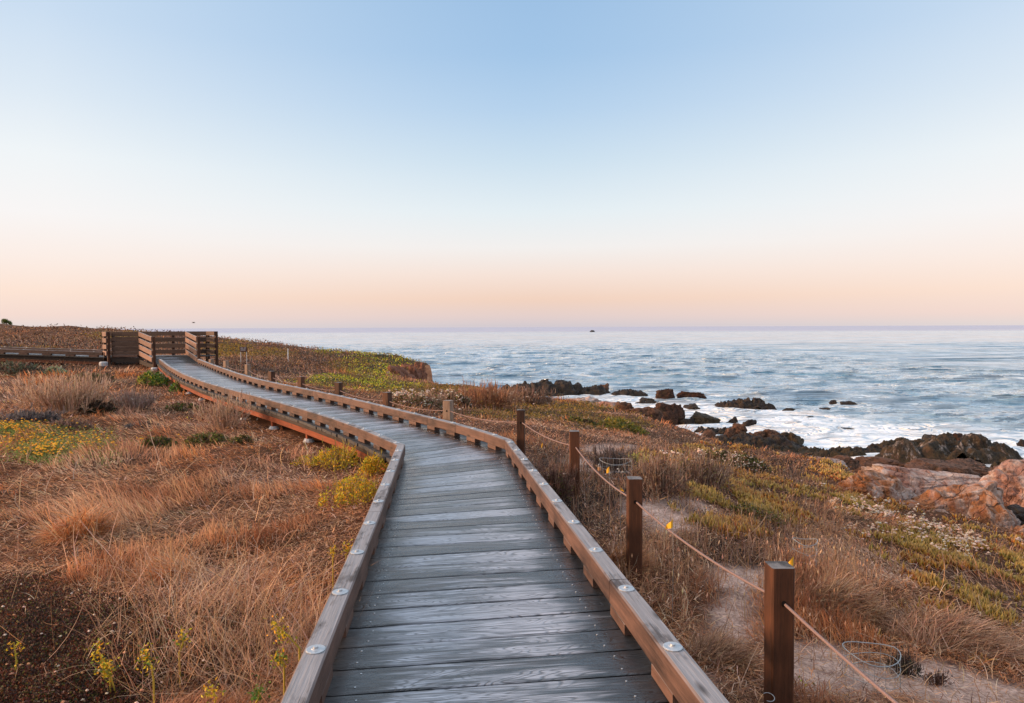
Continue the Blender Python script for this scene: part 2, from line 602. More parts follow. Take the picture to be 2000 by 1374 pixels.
CP += [W3(*a) for a in [(0, 640, 85), (-250, 633, 80), (150, 643, 85), (290, 649, 80), (100, 665, 50), (220, 672, 45), (-50, 660, 48),
                        (410, 671, 62), (550, 686, 62), (700, 695, 60), (790, 708, 56), (825, 722, 54),
                        (450, 700, 35), (550, 712, 34), (650, 728, 32), (700, 742, 28), (600, 757, 18), (750, 757, 25), (660, 745, 24), (760, 735, 40), (820, 745, 42), (830, 762, 28), (850, 792, 17),
                        (900, 800, 17), (950, 795, 22), (900, 765, 33), (970, 768, 31), (1000, 830, 12.5), (1060, 800, 21), (1060, 785, 26), (1100, 850, 12), (1200, 850, 14), (1230, 822, 20), (1150, 805, 22), (1130, 790, 26),
                        (1330, 857, 17.5), (1250, 900, 10), (1400, 900, 14.5), (1450, 893, 17), (1540, 902, 16.5), (1450, 950, 10), (1300, 960, 7), (1600, 950, 11.5), (1600, 1000, 9),
                        (1640, 925, 15.5), (1700, 985, 12), (1800, 1030, 11), (1900, 1060, 10), (2000, 1085, 9), (2150, 1110, 8.5), (1800, 1100, 7), (1600, 1100, 5.5),
                        (1900, 1200, 5.2), (1700, 1250, 4.1), (1900, 1330, 3.6), (1500, 1200, 4), (1400, 1100, 4.8), (2050, 1250, 4.8)]]
CP = np.array(CP)
_D = np.linalg.norm(CP[:, None, :2] - CP[None, :, :2], axis=2)
_n = len(CP)
_A = np.zeros((_n + 3, _n + 3))
_A[:_n, :_n] = -_D + np.eye(_n) * 0.03
_A[:_n, _n] = 1
_A[:_n, _n + 1:] = CP[:, :2]
_A[_n, :_n] = 1
_A[_n + 1:, :_n] = CP[:, :2].T
_w = np.linalg.solve(_A, np.concatenate([CP[:, 2], np.zeros(3)]))


def base_h(x, y):
    x = np.asarray(x, float)
    y = np.asarray(y, float)
    r = _w[_n] + _w[_n + 1] * x + _w[_n + 2] * y
    for i in range(_n):
        r = r - _w[i] * np.sqrt((x - CP[i, 0]) ** 2 + (y - CP[i, 1]) ** 2)
    return r


EDGE = np.array([(-330, 420), (-120, 150), (-50, 96), (-33, 84), (-24, 76), (-15, 69), (-9.5, 62), (-7.0, 57.5), (-7.0, 55), (-7.6, 50), (-7.9, 45), (-6.4, 40), (-4.2, 37.5), (-1.3, 36), (.8, 32.5), (2.3, 28.5),
                 (3.9, 24.5), (5.0, 20.5), (5.85, 18.8), (7.3, 18.2), (8.2, 17.2), (8.0, 15.2), (8.2, 13.2), (8.8, 12), (9.6, 11.6), (11.5, 10.8), (15, 9), (22, 2), (30, -12)])
SEA = -5.0


def edge_sd(x, y):
    """signed distance to the bluff edge, positive on the sea side"""
    x = np.asarray(x, float)
    y = np.asarray(y, float)
    best = np.full(x.shape, 1e9)
    for a, b in zip(EDGE[:-1], EDGE[1:]):
        d = b - a
        t = np.clip(((x - a[0]) * d[0] + (y - a[1]) * d[1]) / (d @ d), 0, 1)
        best = np.minimum(best, np.hypot(x - a[0] - t * d[0], y - a[1] - t * d[1]))
    P = np.vstack([EDGE, [(-500, -12), (-500, 420)]])
    ins = np.zeros(x.shape, bool)
    j = len(P) - 1
    for i in range(len(P)):
        xi, yi = P[i]
        xj, yj = P[j]
        if yi != yj:
            c = ((yi > y) != (yj > y)) & (x < (xj - xi) * (y - yi) / (yj - yi) + xi)
            ins ^= c
        j = i
    return np.where(ins, -best, best)


def terr(x, y, detail=True):
    x = np.asarray(x, float)
    y = np.asarray(y, float)
    b = base_h(x, y)
    sd = edge_sd(x, y) + (fbm(x * .7, y * .7, s=31, o=3) - .5) * 1.1
    head = sstep(40, 46, y) * (1 - sstep(60, 66, y))
    wdt = 3.2 - 2.2 * head
    drop = sstep(0, 1, np.clip((sd + 0.2) / wdt, 0, 1))
    b = b + drop * (SEA - 2.2 - b)
    if detail:
        flat = np.exp(-((x + 0.2) ** 2) / 9) * 0
        n = (fbm(x * .9, y * .9, s=3, o=4) - .5) * .17 + (fbm(x * .22, y * .22, s=8, o=2) - .5) * .25 * sstep(8, 25, y)
        n = n + (fbm(x * .35, y * .35, s=12, o=4) - .5) * 1.1 * sstep(40, 75, y)
        n = n + drop * (1 - drop) * 4 * (np.abs(fbm(x * 1.3, y * 1.3, s=15, o=4) - .5)) * 1.6
        b = b + n * (1 - 0.5 * np.exp(-(x ** 2 + y ** 2) / 30))
    return b


# ------------------------------------------------------------------ walk geometry (deck height along the walk)
def deckz(y):
    return float(np.interp(y, [2.5, 6.8, 10, 15, 20, 24.6, 27.0], [0, -.13, -.10, -.05, 0, .04, .22]))


RT_TOP = 0.16


def on_rail(px, py, off=RT_TOP):
    Y = 6.0
    for i in range(30):
        p = atZ(px, py, deckz(Y) + off)
        Y = p[1]
    return p


LP = [(534, 1374), (717.8, 1000), (775, 869.5), (723.6, 841.5), (663, 822.9), (603, 803), (550, 789), (500, 774), (450, 762), (400, 750), (360, 736), (320, 716)]
RP = [(1359, 1348), (1190, 1133), (986, 860), (945.6, 845.7), (893.6, 829), (844, 817), (776, 803), (736.4, 791.4), (673.5, 775.7), (620, 765), (550, 752), (504, 743.5), (464, 733), (430, 719)]
Lr = [on_rail(*p) for p in LP]
Rr = [on_rail(*p) for p in RP]


def extend(a, b, Y):
    t = (Y - a[1]) / (b[1] - a[1])
    return a + (b - a) * t


Lr = [extend(Lr[0], Lr[1], -1.6)] + Lr[1:] + [np.array([-12.72, 24.55, 0.2])]
Rr = [extend(Rr[0], Rr[1], -1.6)] + Rr[1:] + [np.array([-11.35, 24.55, 0.2])]
# a little smoothing of the far curve (keeps the two bends)


def smooth_poly(P, keep):
    P = [p.copy() for p in P]
    for it in range(2):
        Q = [p.copy() for p in P]
        for i in range(keep + 1, len(P) - 1):
            Q[i] = .5 * P[i] + .25 * (P[i - 1] + P[i + 1])
        P = Q
    return P


Lr = smooth_poly(Lr, 2)
Rr = smooth_poly(Rr, 3)


def offset_poly(P, d):
    """offset to the right of travel by d with mitres"""
    out = []
    for i, p in enumerate(P):
        ns = []
        if i > 0:
            t = (P[i] - P[i - 1])[:2]
            ns.append(np.array([t[1], -t[0]]) / np.linalg.norm(t))
        if i < len(P) - 1:
            t = (P[i + 1] - P[i])[:2]
            ns.append(np.array([t[1], -t[0]]) / np.linalg.norm(t))
        n = sum(ns) / len(ns)
        n = n / (n @ ns[0])
        q = p.copy()
        q[:2] += n * d
        out.append(q)
    return out


LC = offset_poly(Lr, 0.0445)     # rail centre lines
RC = offset_poly(Rr, 0.0445)
for P in (LC, RC):
    for p in P:
        p[2] = deckz(p[1])

walk = empty('boardwalk', (0, 0, -0.3))
tag(walk, 'long wooden boardwalk with low curb rails bending left to a fenced landing', 'boardwalk')
WOFF = np.array([0, 0, 0.3])


def W0(mb):
    for i in range(len(mb.V)):
        mb.V[i] = mb.V[i] + WOFF
    return mb


def arclen(P):
    s = [0.0]
    for a, b in zip(P[:-1], P[1:]):
        s.append(s[-1] + np.linalg.norm((b - a)[:2]))
    return np.array(s)


def at_s(P, S_, s):
    i = int(np.clip(np.searchsorted(S_, s) - 1, 0, len(P) - 2))
    t = (s - S_[i]) / (S_[i + 1] - S_[i])
    return P[i] + (P[i + 1] - P[i]) * t, i


def build_rail(P, outer, first_plate, spacing=0.61, rh=0.110, rw=0.089, bh=0.05, blk=0.22, name='curb_rail', washers=True):
    """P: centre line at deck level. timbers mitred at the nodes; blocks + washers as sub-parts"""
    S_ = arclen(P)
    dirs = [(b - a) / np.linalg.norm(b - a) for a, b in zip(P[:-1], P[1:])]
    rails = []
    for i in range(len(P) - 1):
        mb = MB()
        zo = np.array([0, 0, bh + rh / 2])
        m0 = dirs[i] if i == 0 else dirs[i] + dirs[i - 1]
        m1 = dirs[i] if i == len(P) - 2 else dirs[i] + dirs[i + 1]
        g = dirs[i] * 0.0025
        m0 = np.array([m0[0], m0[1], 0])
        m1 = np.array([m1[0], m1[1], 0])
        mb.beam(P[i] + zo + g, P[i + 1] + zo - g, rw, rh, c=0.007, n=max(1, int((S_[i + 1] - S_[i]) / .3)), m0=m0, m1=m1, wob=0.0012)
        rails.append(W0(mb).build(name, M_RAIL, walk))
    s = first_plate
    while s < S_[-1] - 0.1:
        if s > 0.1:
            p, i = at_s(P, S_, s)
            d = dirs[i]
            mb = MB()
            hb = min(blk / 2, 0.5)
            mb.beam(p - d * hb + (0, 0, bh / 2 + .001), p + d * hb + (0, 0, bh / 2 + .001), rw - .006, bh - .001, c=0.003)
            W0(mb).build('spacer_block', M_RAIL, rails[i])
            if washers:
                wp_ = p + np.array([0, 0, bh + rh + .0005])
                mb = MB()
                mb.lathe(wp_, [(0.036, 0.0), (0.036, 0.003), (0.033, 0.005), (0.016, 0.005), (0.014, 0.007), (0.010, 0.007), (0.009, 0.013), (0.007, 0.014)], 14)
                W0(mb).build('bolt_washer', M_GALV, rails[i])
        s += spacing
    return rails


# nearest plates in the picture fix the phase
def s_of(P, y):
    S_ = arclen(P)
    for i in range(len(P) - 1):
        if P[i][1] <= y <= P[i + 1][1]:
            return S_[i] + (y - P[i][1]) / (P[i + 1][1] - P[i][1]) * (S_[i + 1] - S_[i])


SP = 0.56
sL = s_of(LC, 2.46) % SP
sR = s_of(RC, 2.42) % SP
build_rail(LC, -1, sL, SP)
build_rail(RC, 1, sR, SP)

# deck boards: seams fan round the bend
LO = offset_poly(LC, -0.10)
RO = offset_poly(RC, 0.10)
SL, SR = arclen(LO), arclen(RO)
# matching stations on both edges
kL = [0, s_of(LO, 2.0), s_of(LO, 4.4), SL[2], SL[-1]]
kR = [0, s_of(RO, 2.13), s_of(RO, 4.62), SR[3], SR[-1]]
fracs = [0.0]
for a, b, c, d in zip(kL[:-1], kL[1:], kR[:-1], kR[1:]):
    fracs.append(fracs[-1] + ((b - a) + (d - c)) / 2)
tot = fracs[-1]
BW = 0.196
nb = int(tot / BW)
mb = MB()
nails = MB()
seam_mid = []
s = 0.0
for i in range(nb):
    bw_ = BW
    a0, a1 = s, s + bw_ - random.uniform(.010, .017)
    s += bw_
    if a1 > tot:
        break
    q = []
    for t in (a0, a1):
        l, _ = at_s(LO, SL, np.interp(t, fracs, kL))
        r, _ = at_s(RO, SR, np.interp(t, fracs, kR))
        q.append((l, r))
    (l0, r0), (l1, r1) = q
    ex = random.uniform(-.012, .012)
    dl = (r0 - l0) / np.linalg.norm(r0 - l0)
    l0, l1, r0, r1 = l0 - dl * ex, l1 - dl * ex, r0 + dl * random.uniform(-.012, .012), r1 + dl * random.uniform(-.012, .012)
    n = 8
    m = 4
    V, wpv = [], []
    wid = np.linalg.norm(r0 - l0)
    zj = random.uniform(-.0012, .0012)
    tl = random.uniform(-.0012, .0012)
    cup = random.uniform(-.0015, .0015)
    prof = [(0, -.0045), (.025, 0), (.5, 1), (.975, 0), (1, -.0045)]
    for k in range(n + 1):
        t = k / n
        for (u, zz) in prof:
            p = (l0 + (r0 - l0) * t) * (1 - u) + (l1 + (r1 - l1) * t) * u
            z = (cup if zz == 1 else zz) + zj + tl * (u - .5) + random.uniform(-.0006, .0006)
            V.append((p[0], p[1], p[2] + z))
            wpv.append(((t - .5) * wid, (u - .5) * .184, 0))
    base = len(V)
    for k in range(n + 1):
        t = k / n
        for u in (0, 1):
            p = (l0 + (r0 - l0) * t) * (1 - u) + (l1 + (r1 - l1) * t) * u
            V.append((p[0], p[1], p[2] - .038))
            wpv.append(((t - .5) * wid, (u - .5) * .184, -.04))
    F4 = []
    for k in range(n):
        for j in range(4):
            a = k * 5 + j
            F4.append((a, a + 5, a + 6, a + 1))
        a = k * 5
        b_ = base + k * 2
        F4.append((a, b_, b_ + 2, a + 5))
        F4.append((a + 4, a + 9, b_ + 3, b_ + 1))
        F4.append((b_, b_ + 1, b_ + 3, b_ + 2))
    e = n * 5
    be = base + n * 2
    F4 += [(0, 1, 3, 4), (0, 4, base + 1, base), (e, e + 4, e + 3, e + 1), (e, be, be + 1, e + 4)]
    F3 = [(1, 2, 3), (e + 3, e + 2, e + 1)]
    mb.add(V, F4, F3, wp=wpv)
    # nail heads
    if i < 75:
        for side_ in (.16, .84):
            for u in (.22, .78):
                p = (l0 + (r0 - l0) * side_) * (1 - u) + (l1 + (r1 - l1) * side_) * u + np.array([random.uniform(-.01, .01), 0, zj + .0015])
                nails.lathe(p, [(.0042, -.003), (.0042, .0004), (.003, .001)], 6)
    seam_mid.append((l0 + r0) / 2)
nf_ = sum(len(a) for a in nails.F4) + sum(len(a) for a in nails.F3)
W0(mb)
W0(nails)
V_ = np.concatenate(mb.V + nails.V)
q4 = np.concatenate(mb.F4)
t3 = np.concatenate(mb.F3)
n4 = np.concatenate(nails.F4) + mb.n
n3 = np.concatenate(nails.F3) + mb.n
deck = mk('deck', V_, [q4, t3, n4, n3], None, walk, False, {'wp': ('FLOAT_VECTOR', np.concatenate(mb.wp + nails.wp)), 'sd': ('FLOAT', np.concatenate(mb.sd + nails.sd))},
          mats=[M_DECK, M_GALV], midx=np.concatenate([np.zeros(len(q4) + len(t3)), np.ones(len(n4) + len(n3))]))

# rim (dark) and orange beam below each edge, supports with footings
for P, sg in ((LO, 1), (RO, -1)):
    rimP = offset_poly(P, 0.03 * sg)
    bmP = offset_poly(P, 0.055 * sg)
    S_ = arclen(P)
    r_, b2 = MB(), MB()
    for i in range(len(P) - 1):
        d = (P[i + 1] - P[i])[:2]
        r_.beam(rimP[i] + (0, 0, -.041 - .026), rimP[i + 1] + (0, 0, -.041 - .026), .045, .052, c=.003)
        b2.beam(bmP[i] + (0, 0, -.094 - .046), bmP[i + 1] + (0, 0, -.094 - .046), .05, .092, c=.003)
    W0(r_).build('rim_joist', M_DARKW, walk)
    W0(b2).build('stringer', M_ORANGE, walk)
    s = 0.9
    while s < S_[-1]:
        p, i = at_s(bmP, S_, s)
        g = float(terr(p[0], p[1]))
        pp = MB()
        pp.beam((p[0], p[1], g - .1), (p[0], p[1], p[2] - .18), .07, .07, up=(P[i + 1] - P[i]) / np.linalg.norm(P[i + 1] - P[i]), c=.004)
        po = W0(pp).build('support_post', M_ORANGE if sg > 0 else M_POST, walk)
        pf = MB()
        pf.lathe((p[0], p[1], g - .12), [(.11, 0), (.11, .08), (.07, .15), (.06, .165)], 10)
        W0(pf).build('footing', M_CONC, po)
        s += 1.62

# ---- landing with board fences and the branch going left
FH = 0.96


def fence_run(a, b, za, zb, nposts, mat_=M_FENCE, side=1, ext=0.5, pm=None, boards=4, endposts=(True, True)):
    """rail fence from a to b (xy); one 'fence_panel' part with posts and boards as sub-parts"""
    a, b = np.array([*a, za]), np.array([*b, zb])
    d = b - a
    L = np.linalg.norm(d)
    d /= L
    nrm = np.array([d[1], -d[0], 0])
    nrm /= np.linalg.norm(nrm)
    pn = MB()
    bw = .17
    gap = (FH - boards * bw) / (boards - .4)
    for k in range(boards):
        z = FH - bw / 2 - k * (bw + gap)
        pn.beam(a + nrm * .03 * side + (0, 0, z), b + nrm * .03 * side + (0, 0, z), .04, bw, c=.004, n=3, wob=.002)
    fp = W0(pn).build('railing', mat_, walk)
    for j in range(nposts):
        t = j / max(1, nposts - 1)
        p = a + (b - a) * t
        g = float(terr(p[0], p[1]))
        po = MB()
        q = p - nrm * .037 * side
        po.beam((q[0], q[1], g - .1), (q[0], q[1], p[2] + FH), .089, .089, up=d, c=.005)
        W0(po).build('railing_post', pm or M_POST, fp)
    return fp


A1, A2 = (-12.95, 24.6), (-14.45, 26.5)        # left panel
B1, B2 = (-11.33, 24.6), (-13.3, 27.9)         # right panel
fence_run(A1, A2, .04, .22, 3, M_FENCEP, -1, pm=M_POST)
fence_run(B1, B2, .04, .22, 2, M_FENCEP, -1, pm=M_POST)
fence_run((-15.5, 26.5), (-14.47, 26.5), .22, .22, 2, M_FENCE, 1, boards=5)
fence_run((-16.7, 28.05), (-12.55, 28.05), .22, .22, 4, M_FENCE, 1)
fence_run((-16.0, 26.75), (-15.62, 26.35), .22, .22, 2, M_FENCEP, 1)
fence_run((-12.5, 28.0), (-11.9, 27.4), .22, .22, 2, M_FENCE, 1)
# landing planks
pl = MB()
y = 24.62
while y < 27.95:
    z = deckz(y)
    tA = np.clip((y - 24.6) / 1.9, 0, 1)
    xl = -12.95 - 1.5 * tA if y < 26.55 else -16.2
    xr = -11.33 - (y - 24.6) * .597 if y < 26.9 else -12.1
    pl.beam((xl, y + .09, z - .02), (xr, y + .09, z - .02), .19, .038, c=.004, n=2, x0=-(xr - xl) / 2)
    y += .197
W0(pl).build('landing_deck', M_DECK, walk)
pb = MB()
pb.beam((-15.6, 26.45, .22 - .14), (-14.3, 26.45, .22 - .14), .05, .16)
pb.beam((-14.4, 26.4, .22 - .2), (-12.9, 24.6, .04 - .14), .05, .16)
W0(pb).build('landing_beam', M_DARKW, walk)
pf = MB()
pf.lathe((-15.75, 26.3, float(terr(-15.75, 26.3)) - .05), [(.16, 0), (.16, .16), (.12, .2)], 12)
pf.lathe((-12.75, 24.3, float(terr(-12.75, 24.3)) - .05), [(.12, 0), (.12, .14), (.09, .18)], 12)
W0(pf).build('footing', M_CONC, walk)
pc = MB()
pc.beam((-15.45, 26.44, .24), (-14.5, 26.44, .24), .1, .09, c=.006)
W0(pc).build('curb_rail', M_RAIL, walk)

# left branch
q0 = np.array([-15.9, 26.5, .2])
q1 = np.array([-21.5, 26.6, .40])
q2 = np.array([-30, 27.2, .62])
for off in (0, 1.45):
    P = [q0 + (0, off, 0), q1 + (0, off, 0), q2 + (0, off, 0)]
    build_rail(P, 1, .35, .92, rh=.135, rw=.11, bh=.06, blk=.34)
bd = MB()
for a, b in ((q0, q1), (q1, q2)):
    n = int(np.linalg.norm(b - a) / .2)
    for i in range(n):
        p = a + (b - a) * i / n
        bd.beam((p[0], p[1] - .06, p[2] - .02), (p[0], p[1] + 1.5, p[2] - .02), .19, .038, c=.004, x0=-.78)
W0(bd).build('branch_deck', M_DECK, walk)
bs = MB()
for a, b in ((q0, q1), (q1, q2)):
    bs.beam(a + (0, .02, -.11), b + (0, .02, -.11), .05, .14)
W0(bs).build('rim_joist', M_DARKW, walk)
bs = MB()
for a, b in ((q0, q1), (q1, q2)):
    bs.beam(a + (0, .05, -.245), b + (0, .05, -.245), .05, .10)
W0(bs).build('stringer', wood('brown_beam', (.13, .045, .022), (.28, .1, .05)), walk)
for x in (-16.0, -17.0, -19.3, -21.6, -24):
    t = (x + 15.9) / (-21.5 + 15.9)
    z = .2 + .2 * t
    g = float(terr(x, 26.6))
    if g < z - .3:
        sp_ = MB()
        sp_.beam((x, 26.58, g - .1), (x, 26.58, z - .3), .12, .12, up=(0, 1, 0))
        W0(sp_).build('support_post', M_POST, walk)

WALKC = [(l + r) / 2 for l, r in zip([at_s(LC, arclen(LC), t * arclen(LC)[-1])[0] for t in np.linspace(0, 1, 60)], [at_s(RC, arclen(RC), t * arclen(RC)[-1])[0] for t in np.linspace(0, 1, 60)])]


def walk_dist(x, y):
    best = np.full(np.shape(x), 1e9)
    for a, b in zip(WALKC[:-1], WALKC[1:]):
        a2, b2 = a[:2], b[:2]
        d = b2 - a2
        t = np.clip(((x - a2[0]) * d[0] + (y - a2[1]) * d[1]) / (d @ d), 0, 1)
        best = np.minimum(best, np.hypot(x - a2[0] - t * d[0], y - a2[1] - t * d[1]))
    # landing and branch
    lx = np.clip(x, -16.3, -11.8)
    ly = np.clip(y, 24.8, 28)
    d2 = np.hypot(x - lx, y - ly) + .7
    lx = np.clip(x, -30, -15.9)
    ly = np.clip(y, 26.5, 28.0)
    d3 = np.hypot(x - lx, y - ly) + .7
    return np.minimum(best, np.minimum(d2, d3))


# ------------------------------------------------------------------ rope fence
PT = [(1523, 1105, 2.75), (1239, 934, 4.37), (1123, 842, 6.37), (1018, 801, 8.0), (875.8, 782.5, 9.7), (757, 766.5, 11.3), (661, 747.5, 13.0), (588, 736, 14.6), (530.5, 725.5, 16.0), (484, 712, 18.2), (441, 705, 20.4), (412, 702, 22.5)]
PLAB = ['nearest rope post in the right foreground with an orange lit left face', 'rope post second from the camera with a pale streak below its rope hole', 'dark brown rope post just nearer than the bend of the walk',
        'rope post beside the outer corner of the boardwalk bend', 'pale bleached rope post just beyond the boardwalk bend', 'rope post behind the right curb rail in front of the dry brush',
        'rope post behind the curb rail at the near end of the green mat', 'rope post with orange left edge before the brown scrub slope', 'thin looking rope post between two sagging ropes far along the rail', 'pale two toned rope post just below the small sign',
        'small pale rope post left of the small sign', 'farthest rope post next to the landing fence']
pts3 = []
holes = []
for k, (px, py, Y) in enumerate(PT):
    p = atY(px, py, Y)
    top = p[2]
    g = float(terr(p[0], p[1]))
    yaw = [0.0, .03, .05, .1, .35, .5, .45, .5, .6, .55, .5, .5][k]
    m_ = M_POSTPALE if k in (4, 9, 10, 11) else M_POST
    o = empty('rope_post', (p[0], p[1], g))
    tag(o, PLAB[k], 'rope post', 'posts of the rope fence beside the boardwalk')
    w = .092 if k < 4 else .115
    mb = MB()
    tiltx, tilty = random.uniform(-.008, .008), random.uniform(-.008, .008)
    mb.beam((0, 0, -.15), (tiltx, tilty, top - g), w, w, up=(math.sin(yaw), math.cos(yaw), 0), c=.006, n=6, wob=.0006)
    sh = mb.build('post', m_, o)
    zc = top - g - (.145 if k != 0 else .14)
    hm = MB()
    fy = -w / 2 - .0006
    a = np.array([math.sin(-yaw) * 0, 0, 0])
    nx, ny = -math.sin(-yaw) * fy * -1, math.cos(yaw) * fy
    c_ = np.array([nx * -1, ny, zc])
    V = [c_]
    for j in range(10):
        q = 2 * math.pi * j / 10
        V.append(c_ + np.array([math.cos(yaw), math.sin(-yaw) * -1, 0]) * .011 * math.cos(q) + np.array([0, 0, .013 * math.sin(q)]))
    holes.append(np.array([p[0], p[1], top - (.145 if k != 0 else .14)]))
    if k < 5:
        hm.add(V, F3=[(0, j + 1, (j + 1) % 10 + 1) for j in range(10)])
        hm.build('rope_hole', plain('hole_dark', (.01, .008, .006), (.015, .01, .008)) if k == 0 else bpy.data.materials['hole_dark'], o)
    pts3.append(o)
ro = MB()
nodes = [np.array([1.42, 0.3, holes[0][2] + .0])] + holes
for a, b in zip(nodes[:-1], nodes[1:]):
    pts = []
    L = np.linalg.norm(b - a)
    for j in range(13):
        t = j / 12
        p = a + (b - a) * t
        p = p - np.array([0, 0, .055 * L * 4 * t * (1 - t) * .45])
        pts.append(p)
    ro.tube(pts, .0062, 7)
rp = ro.build('rope', M_ROPE, None, True)
tag(rp, 'thin pinkish rope sagging from post to post along the right side of the boardwalk', 'rope')


def wire_flag(px, py, Y, h, label, yaw, fold=1):
    top = atY(px, py, Y)
    g = float(terr(top[0], top[1]))
    o = empty('marker_flag', (top[0], top[1], g))
    tag(o, label, 'flag', 'small yellow marker flags by the rope')
    hh = top[2] - g
    mb = MB()
    mb.tube([(0, 0, -.05), (.004, .002, hh * .6), (0, 0, hh)], .0013, 5)
    mb.build('wire_stem', M_WIRE, o)
    mb = MB()
    V = []
    n = 5
    for i in range(n + 1):
        t = i / n
        for j, s_ in ((0, 1), (1, 0)):
            x = t * h * .75
            dy = math.sin(t * 4 * fold) * .012
            zz = (s_ * h) * (1 - .75 * t) - h * .1 - t * h * .35
            V.append((x * math.cos(yaw) - dy * math.sin(yaw), x * math.sin(yaw) + dy * math.cos(yaw), hh + zz - h * .6))
    F4 = [(2 * i, 2 * i + 1, 2 * i + 3, 2 * i + 2) for i in range(n)]
    mb.add(V, F4)
    mb.build('flag_sheet', M_FLAG, o)


wire_flag(1190, 915, 5.4, .05, 'yellow marker flag hanging just right of the padlock on the rope', 2.2)
wire_flag(1211, 951, 4.9, .035, 'small yellow marker flag just left of the second rope post', .5)
wire_flag(1314, 1015, 3.75, .055, 'yellow marker flag by the rope right of the second rope post', 3.4, 1.4)
wire_flag(1550, 1092, 3.6, .05, 'orange yellow marker flag behind the top of the nearest post', 2.6)
wire_flag(1060, 868, 9.0, .07, 'yellow marker flag on open ground between the third and fourth posts', 2.0)
# padlock on the rope
k = atY(1170.5, 912, 5.5)
o = empty('padlock', tuple(k))
tag(o, 'small brass padlock clipped on the rope between two posts', 'padlock')
mb = MB()
mb.beam((0, 0, -.030), (0, 0, -.002), .024, .012, up=(0, 1, 0), c=.003)
mb.build('lock_body', M_BRASS, o)
mb = MB()
mb.tube([(-.008, 0, -.002), (-.008, 0, .012), (-.005, 0, .019), (0, 0, .022), (.005, 0, .019), (.008, 0, .012), (.008, 0, -.002)], .0022, 6)
mb.build('shackle', M_GALV, o, True)


def wire_cage(px, py, Y, r, h, label, lean=0.0, rings=2, nv=14):
    b = atY(px, py, Y)
    g = float(terr(b[0], b[1]))
    o = empty('wire_cage', (b[0], b[1], g))
    tag(o, label, 'wire cage', 'wire plant cages staked in the ground')
    mb = MB()
    for k in range(rings):
        z = h * (k + 1) / rings
        pts = [(r * math.cos(q) * (1 + .04 * math.sin(3 * q)) + lean * z, r * math.sin(q), z + .012 * math.sin(2 * q + k)) for q in np.linspace(0, 2 * math.pi, 25)]
        mb.tube(pts, .0024 if k == rings - 1 else .0016, 5)
    mb.build('ring', M_WIRE, o)
    mb = MB()
    for j in range(nv):
        q = 2 * math.pi * j / nv
        mb.tube([(r * math.cos(q), r * math.sin(q), -.03), (r * math.cos(q) * (1 + .04 * math.sin(3 * q)) + lean * h, r * math.sin(q), h + .012 * math.sin(2 * q + rings - 1))], .0011, 4)
    mb.build('upright_wires', M_WIRE, o)


wire_cage(1702, 1345, 3.25, .125, .17, 'low round wire cage on the sand under the rope in the lower right corner', .0, 3, 16)
wire_cage(1570, 1082, 5.0, .085, .22, 'wire cage standing in the dry grass behind the nearest post', .05, 3, 12)
wire_cage(1204, 905, 7.2, .17, .24, 'wire cage among grey stems behind the rope with the padlock', -.03, 3, 16)
lp = atY(1501, 1362, 2.55)
mb = MB()
mb.tube([lp + np.array((.022 * math.cos(q), .02 * math.sin(q), .006 * math.sin(q))) for q in np.linspace(-2.2, 2.2, 14)], .0014, 5)
o = mb.build('wire_loop', M_WIRE)
tag(o, 'bit of pale wire looped round the foot of the nearest post', 'wire')

# ------------------------------------------------------------------ sign, thin white marker post, bird, tree
b = atY(475.5, 688, 30)
g = float(terr(b[0], b[1]))
o = empty('notice_sign', (b[0], b[1], g))
tag(o, 'small brown notice sign with pale lines on two thin legs in the scrub', 'sign')
hz = b[2] - g
wv = .32
for sx in (-1, 1):
    mb = MB()
    mb.beam((sx * .13, .02, -.2), (sx * .13, .02, hz + .22), .018, .018, up=(0, 1, 0), c=.003)
    mb.build('leg', M_WHITE, o)
mb = MB()
mb.beam((-wv / 2, 0, hz + .12), (wv / 2, 0, hz + .12), .018, .22, c=.003)
pn = mb.build('sign_panel', M_SIGN, o)
mb = MB()
for j, (x0, x1, z) in enumerate(((-.12, -.01, .185), (.02, .12, .185), (-.12, .0, .15), (.03, .10, .15), (-.12, .1, .105), (-.12, .09, .07))):
    mb.beam((x0, -.012, hz + z), (x1, -.012, hz + z), .004, .012, c=.001)
mb.build('lettering', M_WHITE, pn)
b = atY(562.5, 703, 40)
g = float(terr(b[0], b[1]))
b2 = atY(562.5, 682, 40)
mb = MB()
mb.beam((b[0], b[1], g - .2), (b[0], b[1], b2[2]), .05, .05, up=(0, 1, 0), c=.005)
mb.beam((b[0], b[1], b2[2]), (b[0], b[1], b2[2] + .03), .04, .04, up=(0, 1, 0), c=.01)
o = mb.build('marker_post', M_WHITE)
tag(o, 'thin white marker post standing in the brown scrub near the skyline', 'post')

p = atY(378, 631, 70)
V = []
mb = MB()
mb.tube([(-.17, 0, 0), (-.1, 0, .01), (0, 0, .02), (.1, 0, .015), (.2, 0, .0)], [.004, .03, .045, .03, .004], 8)
mb.add([(-.04, 0, .03), (.07, 0, .03), (-.02, .22, .10), (.05, .20, .10), (-.06, .42, .06)], F4=[(0, 1, 3, 2)], F3=[(2, 3, 4)])
mb.add([(-.04, 0, .03), (.07, 0, .03), (-.02, -.22, .10), (.05, -.20, .10), (-.06, -.42, .06)], F4=[(1, 0, 2, 3)], F3=[(3, 2, 4)])
mb.add([(-.15, -.01, 0), (-.15, .01, 0), (-.27, .05, .0), (-.27, -.05, .0)], F4=[(0, 1, 2, 3)])
o = mb.build('seabird', M_BIRD)
o.location = tuple(p)
tag(o, 'tiny dark seabird in flight above the horizon beyond the landing fence', 'bird')
